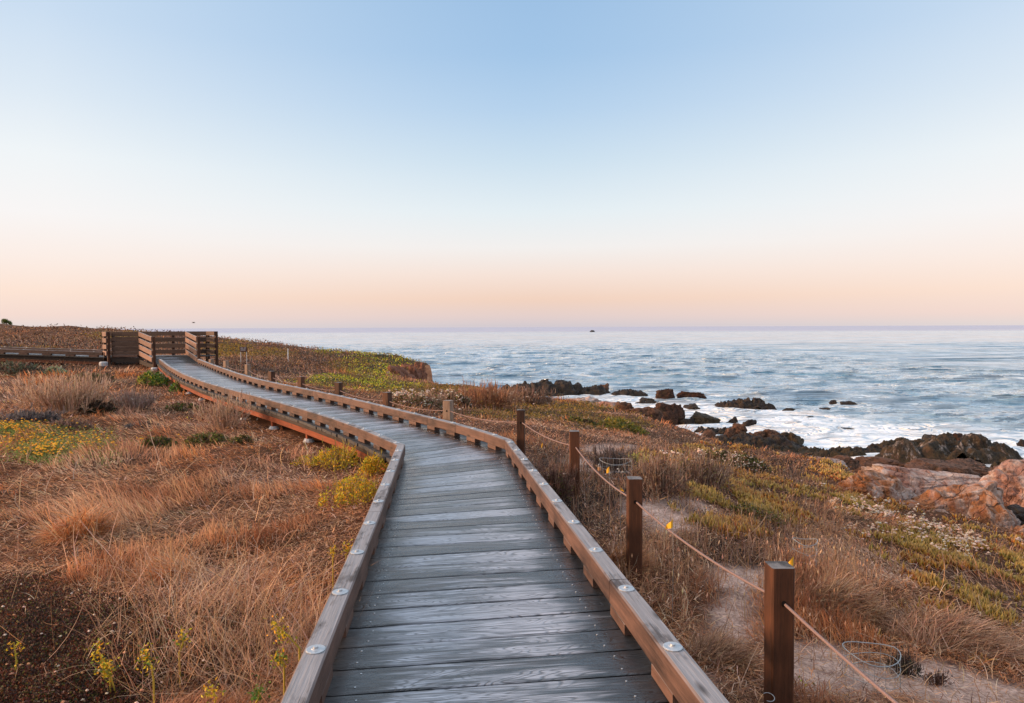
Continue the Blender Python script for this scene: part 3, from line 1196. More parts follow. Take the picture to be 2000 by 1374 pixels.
# ------------------------------------------------------------------ terrain mesh
def lines(*segs):
    out = []
    for a, b, st in segs:
        n = max(1, int(round((b - a) / st)))
        out += list(np.linspace(a, b, n, endpoint=False))
    out.append(segs[-1][1])
    return np.array(out)


gx = lines((-420, -60, 14), (-60, -16, .9), (-16, 12, .14), (12, 22, .5), (22, 34, 2))
gy = lines((-14, -3, .8), (-3, 20, .13), (20, 66, .3), (66, 120, 1.6), (120, 420, 15))
XX, YY = np.meshgrid(gx, gy)
ZZ = terr(XX.ravel(), YY.ravel())
VT = np.stack([XX.ravel(), YY.ravel(), ZZ], 1)
nx_, ny_ = len(gx), len(gy)
ii = np.arange(ny_ - 1)[:, None] * nx_ + np.arange(nx_ - 1)[None]
ii = ii.ravel()
FT = np.stack([ii, ii + 1, ii + nx_ + 1, ii + nx_], 1)
# lookup grid for ray hits
hx = np.arange(-75, 26, .25)
hy = np.arange(0, 100, .25)
_HX, _HY = np.meshgrid(hx, hy)
HG = terr(_HX.ravel(), _HY.ravel()).reshape(_HX.shape)


def hlook(x, y):
    u = np.clip((x - hx[0]) / .25, 0, len(hx) - 1.001)
    v = np.clip((y - hy[0]) / .25, 0, len(hy) - 1.001)
    i, j = u.astype(int), v.astype(int)
    fu, fv = u - i, v - j
    return HG[j, i] * (1 - fu) * (1 - fv) + HG[j, i + 1] * fu * (1 - fv) + HG[j + 1, i] * (1 - fu) * fv + HG[j + 1, i + 1] * fu * fv


def hit(px, py):
    px, py = np.atleast_1d(np.asarray(px, float)), np.atleast_1d(np.asarray(py, float))
    D = FW[None] + RT[None] * ((px - 1000) / F)[:, None] - UP[None] * ((py - 687) / F)[:, None]
    ts = np.geomspace(1.2, 98, 220)
    res = np.full(len(px), 98.0)
    done = np.zeros(len(px), bool)
    for t in ts:
        q = CAM + D * t
        below = (q[:, 2] < hlook(q[:, 0], q[:, 1])) & ~done
        res[below] = t
        done |= below
    lo = res / 1.022
    hi = res.copy()
    for k in range(7):
        m_ = (lo + hi) / 2
        q = CAM + D * m_[:, None]
        b_ = q[:, 2] < hlook(q[:, 0], q[:, 1])
        hi = np.where(b_, m_, hi)
        lo = np.where(b_, lo, m_)
    q = CAM + D * hi[:, None]
    q[:, 2] = terr(q[:, 0], q[:, 1])
    return q, done


# patches of ground, as ellipses (picture position of their centre and half sizes), turned into places on the ground
ZONES = {
    'sand': [(1290, 985, 70, 20), (1340, 1015, 60, 22), (1140, 935, 45, 26), (1110, 905, 60, 14), (1440, 1120, 50, 30), (1600, 1300, 90, 50), (1760, 1330, 140, 34), (1440, 1210, 40, 40),
             (1900, 1360, 120, 30), (1200, 880, 60, 14), (1350, 1340, 50, 40), (1220, 990, 40, 16)],
    'brown': [(1330, 930, 170, 55), (1150, 1000, 80, 60), (1080, 950, 60, 70), (1500, 930, 120, 35), (560, 712, 120, 20), (150, 675, 220, 14), (880, 790, 120, 20), (100, 718, 120, 12), (1450, 1060, 120, 40), (620, 700, 60, 12)],
    'dark': [(80, 1300, 230, 120), (200, 1215, 90, 25), (380, 1290, 130, 60), (1080, 1000, 40, 50), (1110, 1020, 30, 40)],
    'short': [(1150, 855, 170, 30), (930, 838, 100, 34), (1270, 872, 120, 22), (1050, 880, 60, 30)],
    'green': [(680, 746, 80, 13), (740, 706, 75, 17), (640, 690, 30, 6), (720, 728, 40, 16), (750, 758, 70, 9)],
    'ochre': [(440, 684, 50, 14), (520, 694, 60, 8), (1000, 806, 90, 14), (1110, 806, 60, 16), (1190, 828, 70, 14), (1180, 790, 40, 14), (800, 766, 70, 10), (690, 715, 50, 14), (900, 765, 60, 8), (240, 660, 60, 8), (60, 690, 70, 10)],
    'ice': [(1420, 935, 90, 40), (1460, 1000, 110, 45), (1400, 880, 60, 12), (1630, 930, 60, 28), (1700, 985, 60, 20), (1900, 1110, 130, 45), (1800, 1060, 90, 35), (1960, 1150, 80, 50), (1370, 1000, 60, 30), (1240, 905, 50, 20), (1570, 985, 50, 20)],
    'white': [(1720, 1010, 80, 22), (1800, 1045, 90, 25), (1880, 1080, 60, 20), (1640, 1000, 30, 14), (1380, 905, 70, 14), (1000, 770, 50, 10), (790, 780, 50, 10), (870, 775, 40, 8)],
}


def zone_w(kind, px, py, x, y):
    w = np.zeros(px.shape)
    for (cx, cy, rx, ry) in ZONES[kind]:
        d = ((px - cx) / rx) ** 2 + ((py - cy) / ry) ** 2
        w = np.maximum(w, np.exp(-d * .8))
    n = fbm(x * 1.6, y * 1.6, s=77 + len(kind), o=3)
    return np.clip((w - .25 + (n - .5) * .9) * 3, 0, 1)


px_, py_, w_ = project(VT)
okv = (VT[:, 1] > 1) & (px_ > -400) & (px_ < 2400)
zs = {k: np.where(okv, zone_w(k, px_, py_, VT[:, 0], VT[:, 1]), 0) for k in ('sand', 'brown', 'dark', 'green', 'ochre')}
base = np.tile(np.array([.125, .058, .030]), (len(VT), 1))
n1 = fbm(VT[:, 0] * .6, VT[:, 1] * .6, s=41, o=4)[:, None]
base = base * (.75 + .6 * n1)
for k, c in (('sand', (.70, .50, .42)), ('brown', (.05, .028, .02)), ('dark', (.04, .026, .02)), ('green', (.05, .05, .012)), ('ochre', (.07, .045, .014))):
    w = zs[k][:, None]
    base = base * (1 - w) + np.array(c) * w
m, nt, b = mat('bluff_ground')
ac = attr(nt, 'tint').outputs['Color']
tcn = nn(nt, 'ShaderNodeTexCoord')
ob = tcn.outputs['Object']
n_a = noise(nt, ob, 5, 6, .7)
n_b = noise(nt, ob, 45, 5, .7)
c = mixc(nt, mapr(nt, n_a, .3, .7), mixc(nt, 1.0, ac, (.55, .5, .46), 'MULTIPLY'), mixc(nt, 1.0, ac, (1.25, 1.2, 1.15), 'MULTIPLY'))
c = mixc(nt, mapr(nt, n_b, .42, .62, 0, .75), c, mixc(nt, 1.0, ac, (.30, .24, .22), 'MULTIPLY'))
ge = nn(nt, 'ShaderNodeNewGeometry')
sp = nn(nt, 'ShaderNodeSeparateXYZ')
nt.links.new(ge.outputs['Normal'], sp.inputs[0])
sp2 = nn(nt, 'ShaderNodeSeparateXYZ')
nt.links.new(ob, sp2.inputs[0])
st = noise(nt, vscale(nt, ob, (.6, .6, 2.2)), 1.0, 6, .65, .6)
cl = ramp(nt, st, [(0.28, (.10, .045, .025)), (.45, (.34, .14, .07)), (.6, (.46, .21, .11)), (.72, (.58, .33, .2))])
c = mixc(nt, mapr(nt, sp.outputs[2], .84, .66), c, cl)
wet = mapr(nt, sp2.outputs[2], -3.9, -3.0, 1.0, 0.0)
c = mixc(nt, wet, c, mixc(nt, n_a, (.02, .014, .012), (.09, .05, .035)))
nt.links.new(c, b.inputs['Base Color'])
b.inputs['Roughness'].default_value = .9
b.inputs['Specular IOR Level'].default_value = .15
hgt = math_(nt, 'ADD', math_(nt, 'MULTIPLY', n_b, .4), n_a)
bump(nt, b, hgt, .8, .05)
M_GROUND = m
tint = np.concatenate([base, np.ones((len(base), 1))], 1)
gr = mk('ground', VT, FT, M_GROUND, None, True, {'tint': ('FLOAT_COLOR', tint)})
tag(gr, kind='structure')


# ------------------------------------------------------------------ vegetation generators (numpy)
class VB:
    def __init__(s):
        s.V, s.F, s.C, s.n = [], [], [], 0

    def add(s, V, Fc, C):
        s.V.append(V.reshape(-1, 3))
        s.F.append(Fc.reshape(-1, 3) + s.n)
        s.C.append(C.reshape(-1, 3))
        s.n += len(s.V[-1])

    def blades(s, P, az, L, Wd, lean, bend, col, nseg=3, curl=0.0):
        N = len(P)
        pos = P.copy()
        rows = []
        sa = az + np.pi / 2 + rng.normal(0, .7, N)
        side = np.stack([np.cos(sa), np.sin(sa), np.zeros(N)], 1)
        th = lean.copy()
        a = az.copy()
        for k in range(nseg):
            wk = Wd * (1 - .55 * k / nseg) * .5
            rows.append(pos - side * wk[:, None])
            rows.append(pos + side * wk[:, None])
            d = np.stack([np.sin(th) * np.cos(a), np.sin(th) * np.sin(a), np.cos(th)], 1)
            pos = pos + d * (L / nseg)[:, None]
            th = th + bend / nseg
            a = a + curl * rng.normal(0, 1, N)
        rows.append(pos)
        V = np.stack(rows, 1)
        m_ = 2 * nseg + 1
        f = []
        for k in range(nseg - 1):
            f += [(2 * k, 2 * k + 1, 2 * k + 3), (2 * k, 2 * k + 3, 2 * k + 2)]
        f.append((2 * nseg - 2, 2 * nseg - 1, 2 * nseg))
        f = np.array(f)
        Fc = (np.arange(N) * m_)[:, None, None] + f[None]
        s.add(V, Fc, np.repeat(col[:, None, :], m_, 1))
        return pos

    def leaves(s, P, l, w, col, upb=.6, nrm=None):
        N = len(P)
        d = rng.normal(0, 1, (N, 3))
        d[:, 2] = np.abs(d[:, 2]) * upb + .1
        d /= np.linalg.norm(d, axis=1)[:, None]
        q = rng.normal(0, 1, (N, 3))
        sd_ = np.cross(d, q)
        sd_ /= np.linalg.norm(sd_, axis=1)[:, None]
        up_ = np.cross(sd_, d)
        l = np.broadcast_to(l, N)[:, None]
        w = np.broadcast_to(w, N)[:, None]
        V = np.stack([P, P + d * l * .5 + sd_ * w * .5 + up_ * w * .15, P + d * l, P + d * l * .5 - sd_ * w * .5 + up_ * w * .15], 1)
        f = np.array([(0, 1, 2), (0, 2, 3)])
        s.add(V, (np.arange(N) * 4)[:, None, None] + f[None], np.repeat(col[:, None, :], 4, 1))

    def fingers(s, P, l, w, col, splay=.5, tipc=None):
        """3-sided succulent fingers with a fat middle"""
        N = len(P)
        a = rng.uniform(0, 2 * np.pi, N)
        t = np.abs(rng.normal(0, splay, N))
        d = np.stack([np.sin(t) * np.cos(a), np.sin(t) * np.sin(a), np.cos(t)], 1)
        e1 = np.cross(d, np.array([0, 0, 1.0]) + rng.normal(0, .2, (N, 3)))
        e1 /= np.linalg.norm(e1, axis=1)[:, None] + 1e-9
        e2 = np.cross(d, e1)
        l = np.broadcast_to(l, N)[:, None]
        w = np.broadcast_to(w, N)[:, None]
        rows = []
        for k in range(3):
            q = 2 * np.pi * k / 3
            rows.append(P + d * l * .45 + (e1 * math.cos(q) + e2 * math.sin(q)) * w * .5)
        rows = [P] + rows + [P + d * l]
        V = np.stack(rows, 1)
        f = np.array([(0, 2, 1), (0, 3, 2), (0, 1, 3), (1, 2, 4), (2, 3, 4), (3, 1, 4)])
        C = np.repeat(col[:, None, :], 5, 1)
        if tipc is not None:
            C[:, 4] = tipc
        s.add(V, (np.arange(N) * 5)[:, None, None] + f[None], C)

    def puffs(s, P, r, col):
        """small faceted flower heads (octahedra)"""
        N = len(P)
        r = np.broadcast_to(r, N)[:, None]
        o = np.array([(1, 0, 0), (0, 1, 0), (-1, 0, 0), (0, -1, 0), (0, 0, .75), (0, 0, -.5)], float)
        rot = rng.uniform(0, 2 * np.pi, N)
        c_, s_ = np.cos(rot)[:, None], np.sin(rot)[:, None]
        ox = o[None, :, 0] * c_ - o[None, :, 1] * s_
        oy = o[None, :, 0] * s_ + o[None, :, 1] * c_
        V = P[:, None] + np.stack([ox, oy, np.broadcast_to(o[None, :, 2], ox.shape)], 2) * r[:, None] * rng.uniform(.75, 1.25, (N, 6, 1))
        f = np.array([(0, 1, 4), (1, 2, 4), (2, 3, 4), (3, 0, 4), (1, 0, 5), (2, 1, 5), (3, 2, 5), (0, 3, 5)])
        s.add(V, (np.arange(N) * 6)[:, None, None] + f[None], np.repeat(col[:, None, :], 6, 1))

    def build(s, name, material, parent=None):
        V = np.concatenate(s.V)
        C = np.concatenate(s.C)
        if parent is not None:
            V = V - np.array(parent.location)
        return mk(name, V, [np.concatenate(s.F)], material, parent, False, {'tint': ('FLOAT_COLOR', np.concatenate([C, np.ones((len(C), 1))], 1))})


def pal(N, cols, jit=.15, wts=None):
    cols = np.array(cols)
    k = rng.choice(len(cols), N, p=wts)
    return np.clip(cols[k] * (1 + rng.normal(0, jit, (N, 1))) * (1 + rng.normal(0, .05, (N, 3))), .004, 1)


def onground(x, y):
    return np.stack([x, y, terr(x, y)], 1)


def polar(N, r0, r1, p=1.15, a0=-46, a1=46):
    u = rng.uniform(0, 1, N)
    if abs(p - 1) < 1e-3:
        r = r0 * (r1 / r0) ** u
    else:
        r = (r0 ** (1 - p) + u * (r1 ** (1 - p) - r0 ** (1 - p))) ** (1 / (1 - p))
    a = np.radians(rng.uniform(a0, a1, N))
    return r * np.sin(a), r * np.cos(a), r


# --- dry grass thatch
NG = 430000
x, y, r = polar(NG, 1.5, 95, 1.2)
for a_, b_ in ((-75, -46), (46, 78)):      # the ground beside the view as well
    x2, y2, r2 = polar(45000, 1.5, 60, 1.2, a_, b_)
    x, y, r = np.concatenate([x, x2]), np.concatenate([y, y2]), np.concatenate([r, r2])
wd = walk_dist(x, y)
sd = edge_sd(x, y)
keep = (wd > .68) & (sd < -.1)
x, y, r, sd, wd = x[keep], y[keep], r[keep], sd[keep], wd[keep]
P = onground(x, y)
px, py, _ = project(P)
Z = {k: zone_w(k, px, py, x, y) for k in ZONES}
cover = np.maximum.reduce([Z['sand'] * .97, Z['dark'] * .97, Z['green'] * .9, Z['ice'] * .72, Z['brown'] * .75, Z['ochre'] * .85])
keep = rng.uniform(0, 1, len(x)) > cover
x, y, r, P, px, py, sd = x[keep], y[keep], r[keep], P[keep], px[keep], py[keep], sd[keep]
Zb = {k: v[keep] for k, v in Z.items()}
N = len(x)
right = (px > 985 + np.maximum(0, (1374 - py)) * 0) & (x > -.3) | ((y > 8) & (px > 700))
fld = fbm(x * .45, y * .45, s=51, o=3)
az = fld * 9 + rng.normal(0, .45, N)
tuft = fbm(x * 1.5, y * 1.5, s=60, o=2)
tuft2 = fbm(x * .5 + 9, y * .5, s=66, o=2)
up = sstep(.60, .74, tuft)
dist = r
Wd = np.maximum(.0016, .00085 * dist) * rng.uniform(.7, 1.4, N)
L = (1 - .55 * Zb['short']) * .86 * (.07 + .11 * rng.uniform(0, 1, N) ** 1.5 + .09 * up) * (1 + .015 * np.clip(dist - 5, 0, 30)) * np.where(right, .75, 1.0) * np.clip(.45 + .4 * (wd[keep] - .7), .45, 1)
lean = np.radians(np.clip(rng.normal(70, 15, N) - 38 * up, 5, 95))
bend = np.radians(rng.normal(28, 16, N))
P[:, 2] += rng.uniform(-.01, .035, N) * (1 + up)
clr = fbm(x * .8 + 30, y * .8, s=70, o=3)
clr2 = fbm(x * 2.6, y * 2.6, s=73, o=2)
cA = np.array([.66, .255, .09])   # orange
cB = np.array([.62, .35, .20])     # tan
cC = np.array([.27, .095, .042])    # russet brown
cD = np.array([.60, .40, .30])     # pinkish straw
wA = sstep(.4, .62, clr)[:, None]
wC = sstep(.52, .68, clr2)[:, None]
col = cB * (1 - wA) + cA * wA
col = col * (1 - wC * .7) + cC * wC * .7
pk = sstep(.56, .7, fbm(x * .5 - 7, y * .5, s=75, o=2))[:, None]
col = col * (1 - pk * .6) + cD * pk * .6
rt_ = right[:, None] * 1.0
col = col * (1 - rt_ * .35) + np.array([.42, .19, .11]) * rt_ * .35
col = col * 1.12 * (1 + rng.normal(0, .34, (N, 1))) * (1 + rng.normal(0, .04, (N, 3)))
far = sstep(25, 60, dist)[:, None]
col = col * (1 - far * .35) + np.array([.33, .18, .12]) * far * .35
col = np.clip(col, .02, .9)
g = VB()
nearm = dist < 9
g.blades(P[nearm], az[nearm], L[nearm], Wd[nearm], lean[nearm], bend[nearm], col[nearm], 3, .4)
g.blades(P[~nearm], az[~nearm], L[~nearm], Wd[~nearm] * 1.1, lean[~nearm], bend[~nearm], col[~nearm], 2)
o = g.build('dry_grass', M_GRASS)
tag(o, 'orange brown dry grass matted over the bluff', 'grass', kind='stuff')

# --- flat litter of broken blades between the tufts
x, y, r = polar(150000, 1.5, 22, .9)
k_ = (walk_dist(x, y) > .66) & (edge_sd(x, y) < -.1)
x, y, r = x[k_], y[k_], r[k_]
P = onground(x, y)
px, py, _ = project(P)
zz_ = np.maximum.reduce([zone_w('sand', px, py, x, y) * .8, zone_w('dark', px, py, x, y), zone_w('ice', px, py, x, y) * .7])
k_ = rng.uniform(0, 1, len(x)) > zz_
x, y, r, P = x[k_], y[k_], r[k_], P[k_]
N = len(x)
P[:, 2] += rng.uniform(0, .05, N)
g = VB()
g.blades(P, rng.uniform(0, 6.28, N), rng.uniform(.03, .11, N), np.maximum(.0018, .0010 * r) * rng.uniform(.7, 1.7, N), np.radians(rng.uniform(60, 100, N)), np.radians(rng.normal(15, 35, N)),
         pal(N, [(.58, .30, .15), (.30, .13, .06), (.68, .44, .3), (.16, .07, .04), (.5, .22, .09)], .3), 2, .3)
o = g.build('grass_litter', M_GRASS)
tag(o, 'broken dry grass litter lying flat on the ground', 'grass', kind='stuff')

# --- tangled bleached stems along the walk and lower left
g = VB()
Nn = 5200
q, ok = hit(np.concatenate([rng.uniform(180, 640, 3400), rng.uniform(0, 620, 700), rng.uniform(1180, 1960, 1100)]), np.concatenate([rng.triangular(1080, 1330, 1430, 3400), rng.uniform(900, 1400, 700), rng.uniform(1000, 1400, 1100)]))
pxq, pyq, _ = project(q)
m_ = (walk_dist(q[:, 0], q[:, 1]) > .72) & ((rng.uniform(0, 1, len(q)) < .25) | ~((pxq < 290) & (pyq > 1160)))
q = q[m_]
N = len(q)
q[:, 2] += rng.uniform(-.02, .06, N)
d = np.linalg.norm(q[:, :2], axis=1)
g.blades(q, rng.uniform(0, 6.28, N), rng.uniform(.15, .5, N) * np.where(rng.uniform(0, 1, N) < .15, 1.3, .8) * np.where(q[:, 0] > .6, .55, 1.0), np.maximum(.0015, .0008 * d) * rng.uniform(.8, 1.5, N),
         np.radians(rng.uniform(15, 85, N)), np.radians(rng.normal(20, 40, N)), pal(N, [(.62, .38, .22), (.5, .27, .14), (.68, .47, .33), (.36, .2, .12)], .2), 5, .22)
o = g.build('dead_stems', M_GRASS)
tag(o, 'tangle of bleached dead stems over the grass', 'grass', kind='stuff')

# --- seed heads on the right
g = VB()
q, ok = hit(np.concatenate([rng.normal(1270, 50, 110), rng.normal(1590, 50, 260), rng.uniform(1250, 1750, 130), rng.uniform(1000, 1300, 30)]), np.concatenate([rng.normal(1110, 45, 110), rng.normal(1110, 45, 260), rng.uniform(1000, 1300, 130), rng.uniform(900, 1000, 30)]))
q = q[walk_dist(q[:, 0], q[:, 1]) > .75]
N = len(q)
cc = pal(N, [(.55, .3, .17), (.68, .45, .3), (.6, .36, .2)], .15)
d = np.linalg.norm(q[:, :2], axis=1)
tip = g.blades(q, rng.uniform(0, 6.28, N), rng.uniform(.08, .2, N), np.maximum(.0014, .0007 * d), np.radians(np.abs(rng.normal(0, 14, N))), np.radians(rng.normal(8, 12, N)), cc, 3)
g.fingers(tip - np.array([0, 0, .01]), rng.uniform(.025, .045, N), rng.uniform(.008, .013, N), np.clip(cc * 1.25, 0, .9), .35)
for k in range(6):
    jt = q + rng.normal(0, .02, q.shape) * [1, 1, 0]
    g.blades(jt, rng.uniform(0, 6.28, N), rng.uniform(.06, .2, N), np.maximum(.0015, .0008 * d), np.radians(np.abs(rng.normal(0, 24, N))), np.radians(rng.normal(15, 20, N)), pal(N, [(.55, .28, .14), (.4, .2, .11), (.62, .38, .24)], .2), 2)
o = g.build('seed_grass', M_GRASS)
tag(o, 'upright straw coloured grass with fluffy seed heads beside the rope', 'grass', kind='stuff')

# --- scrub cover: small stiff leaves over the brown, green and ochre patches
x, y, r = polar(520000, 2.0, 95, 1.05)
sd = edge_sd(x, y)
wd = walk_dist(x, y)
k_ = (wd > .7) & (sd < .25)
x, y, r = x[k_], y[k_], r[k_]
P = onground(x, y)
px, py, _ = project(P)
zb = zone_w('brown', px, py, x, y)
zg = zone_w('green', px, py, x, y)
zo = zone_w('ochre', px, py, x, y)
zd = zone_w('dark', px, py, x, y)
hillm = sstep(28, 40, y) * .55 * (px < 900) * sstep(.45, .6, fbm(x * .25, y * .25, s=90, o=3))
tot = np.maximum.reduce([zb * .7, zg, zo, zd * .9 * (px > 700), hillm])
k_ = (rng.uniform(0, 1, len(x)) < tot) & ~((px < 700) & (y < 8))
x, y, r, P, px, py = x[k_], y[k_], r[k_], P[k_], px[k_], py[k_]
zb, zg, zo, zd = zb[k_], zg[k_], zo[k_], zd[k_]
N = len(x)
hump = sstep(.35, .7, fbm(x * 1.1, y * 1.1, s=95, o=3))
P[:, 2] += rng.uniform(0, 1, N) * (.04 + .11 * hump + .002 * r) * np.where(zg > .4, .8, 1)
sz = np.maximum(.014, .0019 * r)
cb = pal(N, [(.13, .055, .032), (.30, .15, .09), (.06, .035, .028), (.28, .19, .13), (.18, .10, .035)], .35)
cg1 = pal(N, [(.60, .58, .04), (.34, .40, .04), (.74, .54, .05), (.12, .13, .02)], .3)
cg2 = pal(N, [(.22, .13, .03), (.10, .07, .03), (.28, .19, .05), (.36, .3, .2)], .25, [.3, .35, .25, .1])
cg = np.where((fbm(x * .9, y * .9, s=120, o=3) + rng.normal(0, .06, N) > .5)[:, None], cg1, cg2)
co_ = pal(N, [(.34, .19, .03), (.24, .15, .03), (.4, .26, .05), (.18, .14, .03), (.12, .07, .04)], .2)
pick = rng.uniform(0, 1, N)
isg = zg > np.maximum(zo, zb) * rng.uniform(.6, 1.2, N)
iso = (~isg) & (zo > zb * rng.uniform(.5, 1.3, N))
col = np.where(isg[:, None], cg, np.where(iso[:, None], co_, cb))
g = VB()
g.leaves(P, sz * rng.uniform(.8, 1.8, N), sz * rng.uniform(.4, .9, N), col, .8)
o = g.build('scrub_cover', M_LEAF)
tag(o, 'low brown and green coastal scrub covering the slope', 'scrub', kind='stuff')

# thin brown twigs standing out of the scrub
x, y, r = polar(90000, 3.0, 80, 1.1)
k_ = (walk_dist(x, y) > .7) & (edge_sd(x, y) < 0)
x, y, r = x[k_], y[k_], r[k_]
P = onground(x, y)
px, py, _ = project(P)
zb = np.maximum(zone_w('brown', px, py, x, y), .35 * (y > 30))
k_ = (rng.uniform(0, 1, len(x)) < zb) & (px > -100)
x, y, r, P = x[k_], y[k_], r[k_], P[k_]
N = len(x)
g = VB()
g.blades(P, rng.uniform(0, 6.28, N), rng.uniform(.08, .2, N) * (1 + r * .006), np.maximum(.0022, .0010 * r), np.radians(np.abs(rng.normal(0, 28, N))), np.radians(rng.normal(5, 20, N)),
         pal(N, [(.3, .16, .1), (.2, .10, .07), (.42, .27, .2), (.36, .2, .11)], .2), 2)
o = g.build('scrub_twigs', M_GRASS)
tag(o, 'fine brown twigs standing in the scrub', 'scrub', kind='stuff')

# --- ice plant fingers
g = VB()
x, y, r = polar(330000, 3.0, 24, .9, 5, 45)
k_ = (walk_dist(x, y) > .8) & (edge_sd(x, y) < -.1)
x, y, r = x[k_], y[k_], r[k_]
P = onground(x, y)
px, py, _ = project(P)
zi = zone_w('ice', px, py, x, y)
clump = sstep(.46, .6, fbm(x * 5, y * 5, s=98, o=2)) * sstep(.36, .52, fbm(x * 1.7, y * 1.7, s=97, o=3))
k_ = rng.uniform(0, 1, len(x)) < zi * clump * 1.0
x, y, r, P, px, py = x[k_], y[k_], r[k_], P[k_], px[k_], py[k_]
N = len(x)
P[:, 2] += rng.uniform(0, .05, N)
tone = fbm(x * 1.2, y * 1.2, s=99, o=2)
c1 = pal(N, [(.56, .40, .10), (.62, .40, .08), (.34, .28, .06), (.20, .10, .04)], .22)
c2 = pal(N, [(.62, .27, .04), (.56, .34, .05), (.45, .13, .05), (.22, .09, .04)], .22)
w2 = sstep(.42, .6, tone)[:, None]
g.fingers(P, rng.uniform(.035, .07, N) * (1 + .03 * r), np.maximum(.012, .0021 * r), c1 * (1 - w2) + c2 * w2, .45, np.array([.72, .50, .20]))
o = g.build('ice_plant', M_LEAF)
tag(o, 'yellow and orange succulent ice plant spreading over the slope', 'ground cover', kind='stuff')

# --- buckwheat with cream heads: leafy mat + puffs
g = VB()
x, y, r = polar(60000, 5, 40, .9, -20, 45)
k_ = (walk_dist(x, y) > .8) & (edge_sd(x, y) < -.1)
x, y, r = x[k_], y[k_], r[k_]
P = onground(x, y)
px, py, _ = project(P)
zi = zone_w('white', px, py, x, y)
k_ = rng.uniform(0, 1, len(x)) < zi
x, y, r, P = x[k_], y[k_], r[k_], P[k_]
N = len(x)
P[:, 2] += rng.uniform(0, .08, N)
g.leaves(P, np.maximum(.02, .0022 * r), np.maximum(.012, .0013 * r), pal(N, [(.10, .13, .04), (.2, .2, .06), (.22, .1, .04), (.07, .06, .03)], .2), 1.0)
nf = rng.uniform(0, 1, N) < .10
Pf = P[nf] + [0, 0, .06]
for k in range(4):
    g.puffs(Pf + rng.normal(0, .025, Pf.shape), np.maximum(.013, .0019 * r[nf]) * rng.uniform(.7, 1.3, nf.sum()), pal(nf.sum(), [(.72, .55, .42), (.62, .42, .30), (.76, .64, .52)], .12))
o = g.build('buckwheat_cover', M_LEAF)
tag(o, 'mat of buckwheat with cream puffy flower heads on the slope', 'ground cover', kind='stuff')

# --- dark succulent mat in the lower left
g = VB()
q, ok = hit(rng.uniform(-60, 560, 60000), rng.uniform(1150, 1440, 60000))
pxq, pyq, _ = project(q)
zd = zone_w('dark', pxq, pyq, q[:, 0], q[:, 1])
k_ = (rng.uniform(0, 1, len(q)) < zd) & (walk_dist(q[:, 0], q[:, 1]) > .75) & ok
q = q[k_]
N = len(q)
hum = fbm(q[:, 0] * 4, q[:, 1] * 4, s=111, o=2)
q[:, 2] += rng.uniform(0, .05, N) + .09 * hum
g.leaves(q, rng.uniform(.008, .018, N), rng.uniform(.006, .012, N), pal(N, [(.10, .03, .018), (.045, .022, .018), (.18, .06, .025), (.06, .06, .02), (.14, .12, .03), (.25, .14, .09)], .25, [.3, .28, .16, .12, .08, .06]), 1.2)
nf = rng.choice(N, 70)
g.puffs(q[nf] + [0, 0, .03], .009, pal(70, [(.7, .55, .42), (.6, .3, .15)], .1))
o = g.build('succulent_mat', M_LEAF)
tag(o, 'dense dark red brown succulent mat in the lower left corner', 'ground cover', kind='stuff')

# --- yellow flower patch far left
g = VB()
q, ok = hit(np.concatenate([rng.normal(25, 40, 500), rng.normal(110, 60, 420), rng.uniform(0, 230, 90), rng.normal(85, 25, 260)]), np.concatenate([rng.normal(848, 7, 500), rng.normal(872, 14, 420), rng.uniform(840, 910, 90), rng.normal(892, 9, 260)]))
N = len(q)
for k in range(14):
    jt = q + rng.normal(0, .06, q.shape) * [1, 1, 0]
    jt[:, 2] += rng.uniform(0, .09, N)
    g.leaves(jt, .028, .014, pal(N, [(.16, .25, .06), (.24, .32, .08), (.3, .3, .08), (.4, .24, .1)], .2), 1.0)
nf = rng.choice(N, 480)
g.puffs(q[nf] + rng.normal(0, .05, (480, 3)) * [1, 1, .2] + [0, 0, .12], rng.uniform(.012, .022, 480), pal(480, [(.85, .48, .02), (.8, .38, .02)], .1))
o = g.build('yellow_wildflowers', M_LEAF)
tag(o, 'patch of small yellow flowers with grey green leaves at the left edge', 'flowers', kind='stuff')


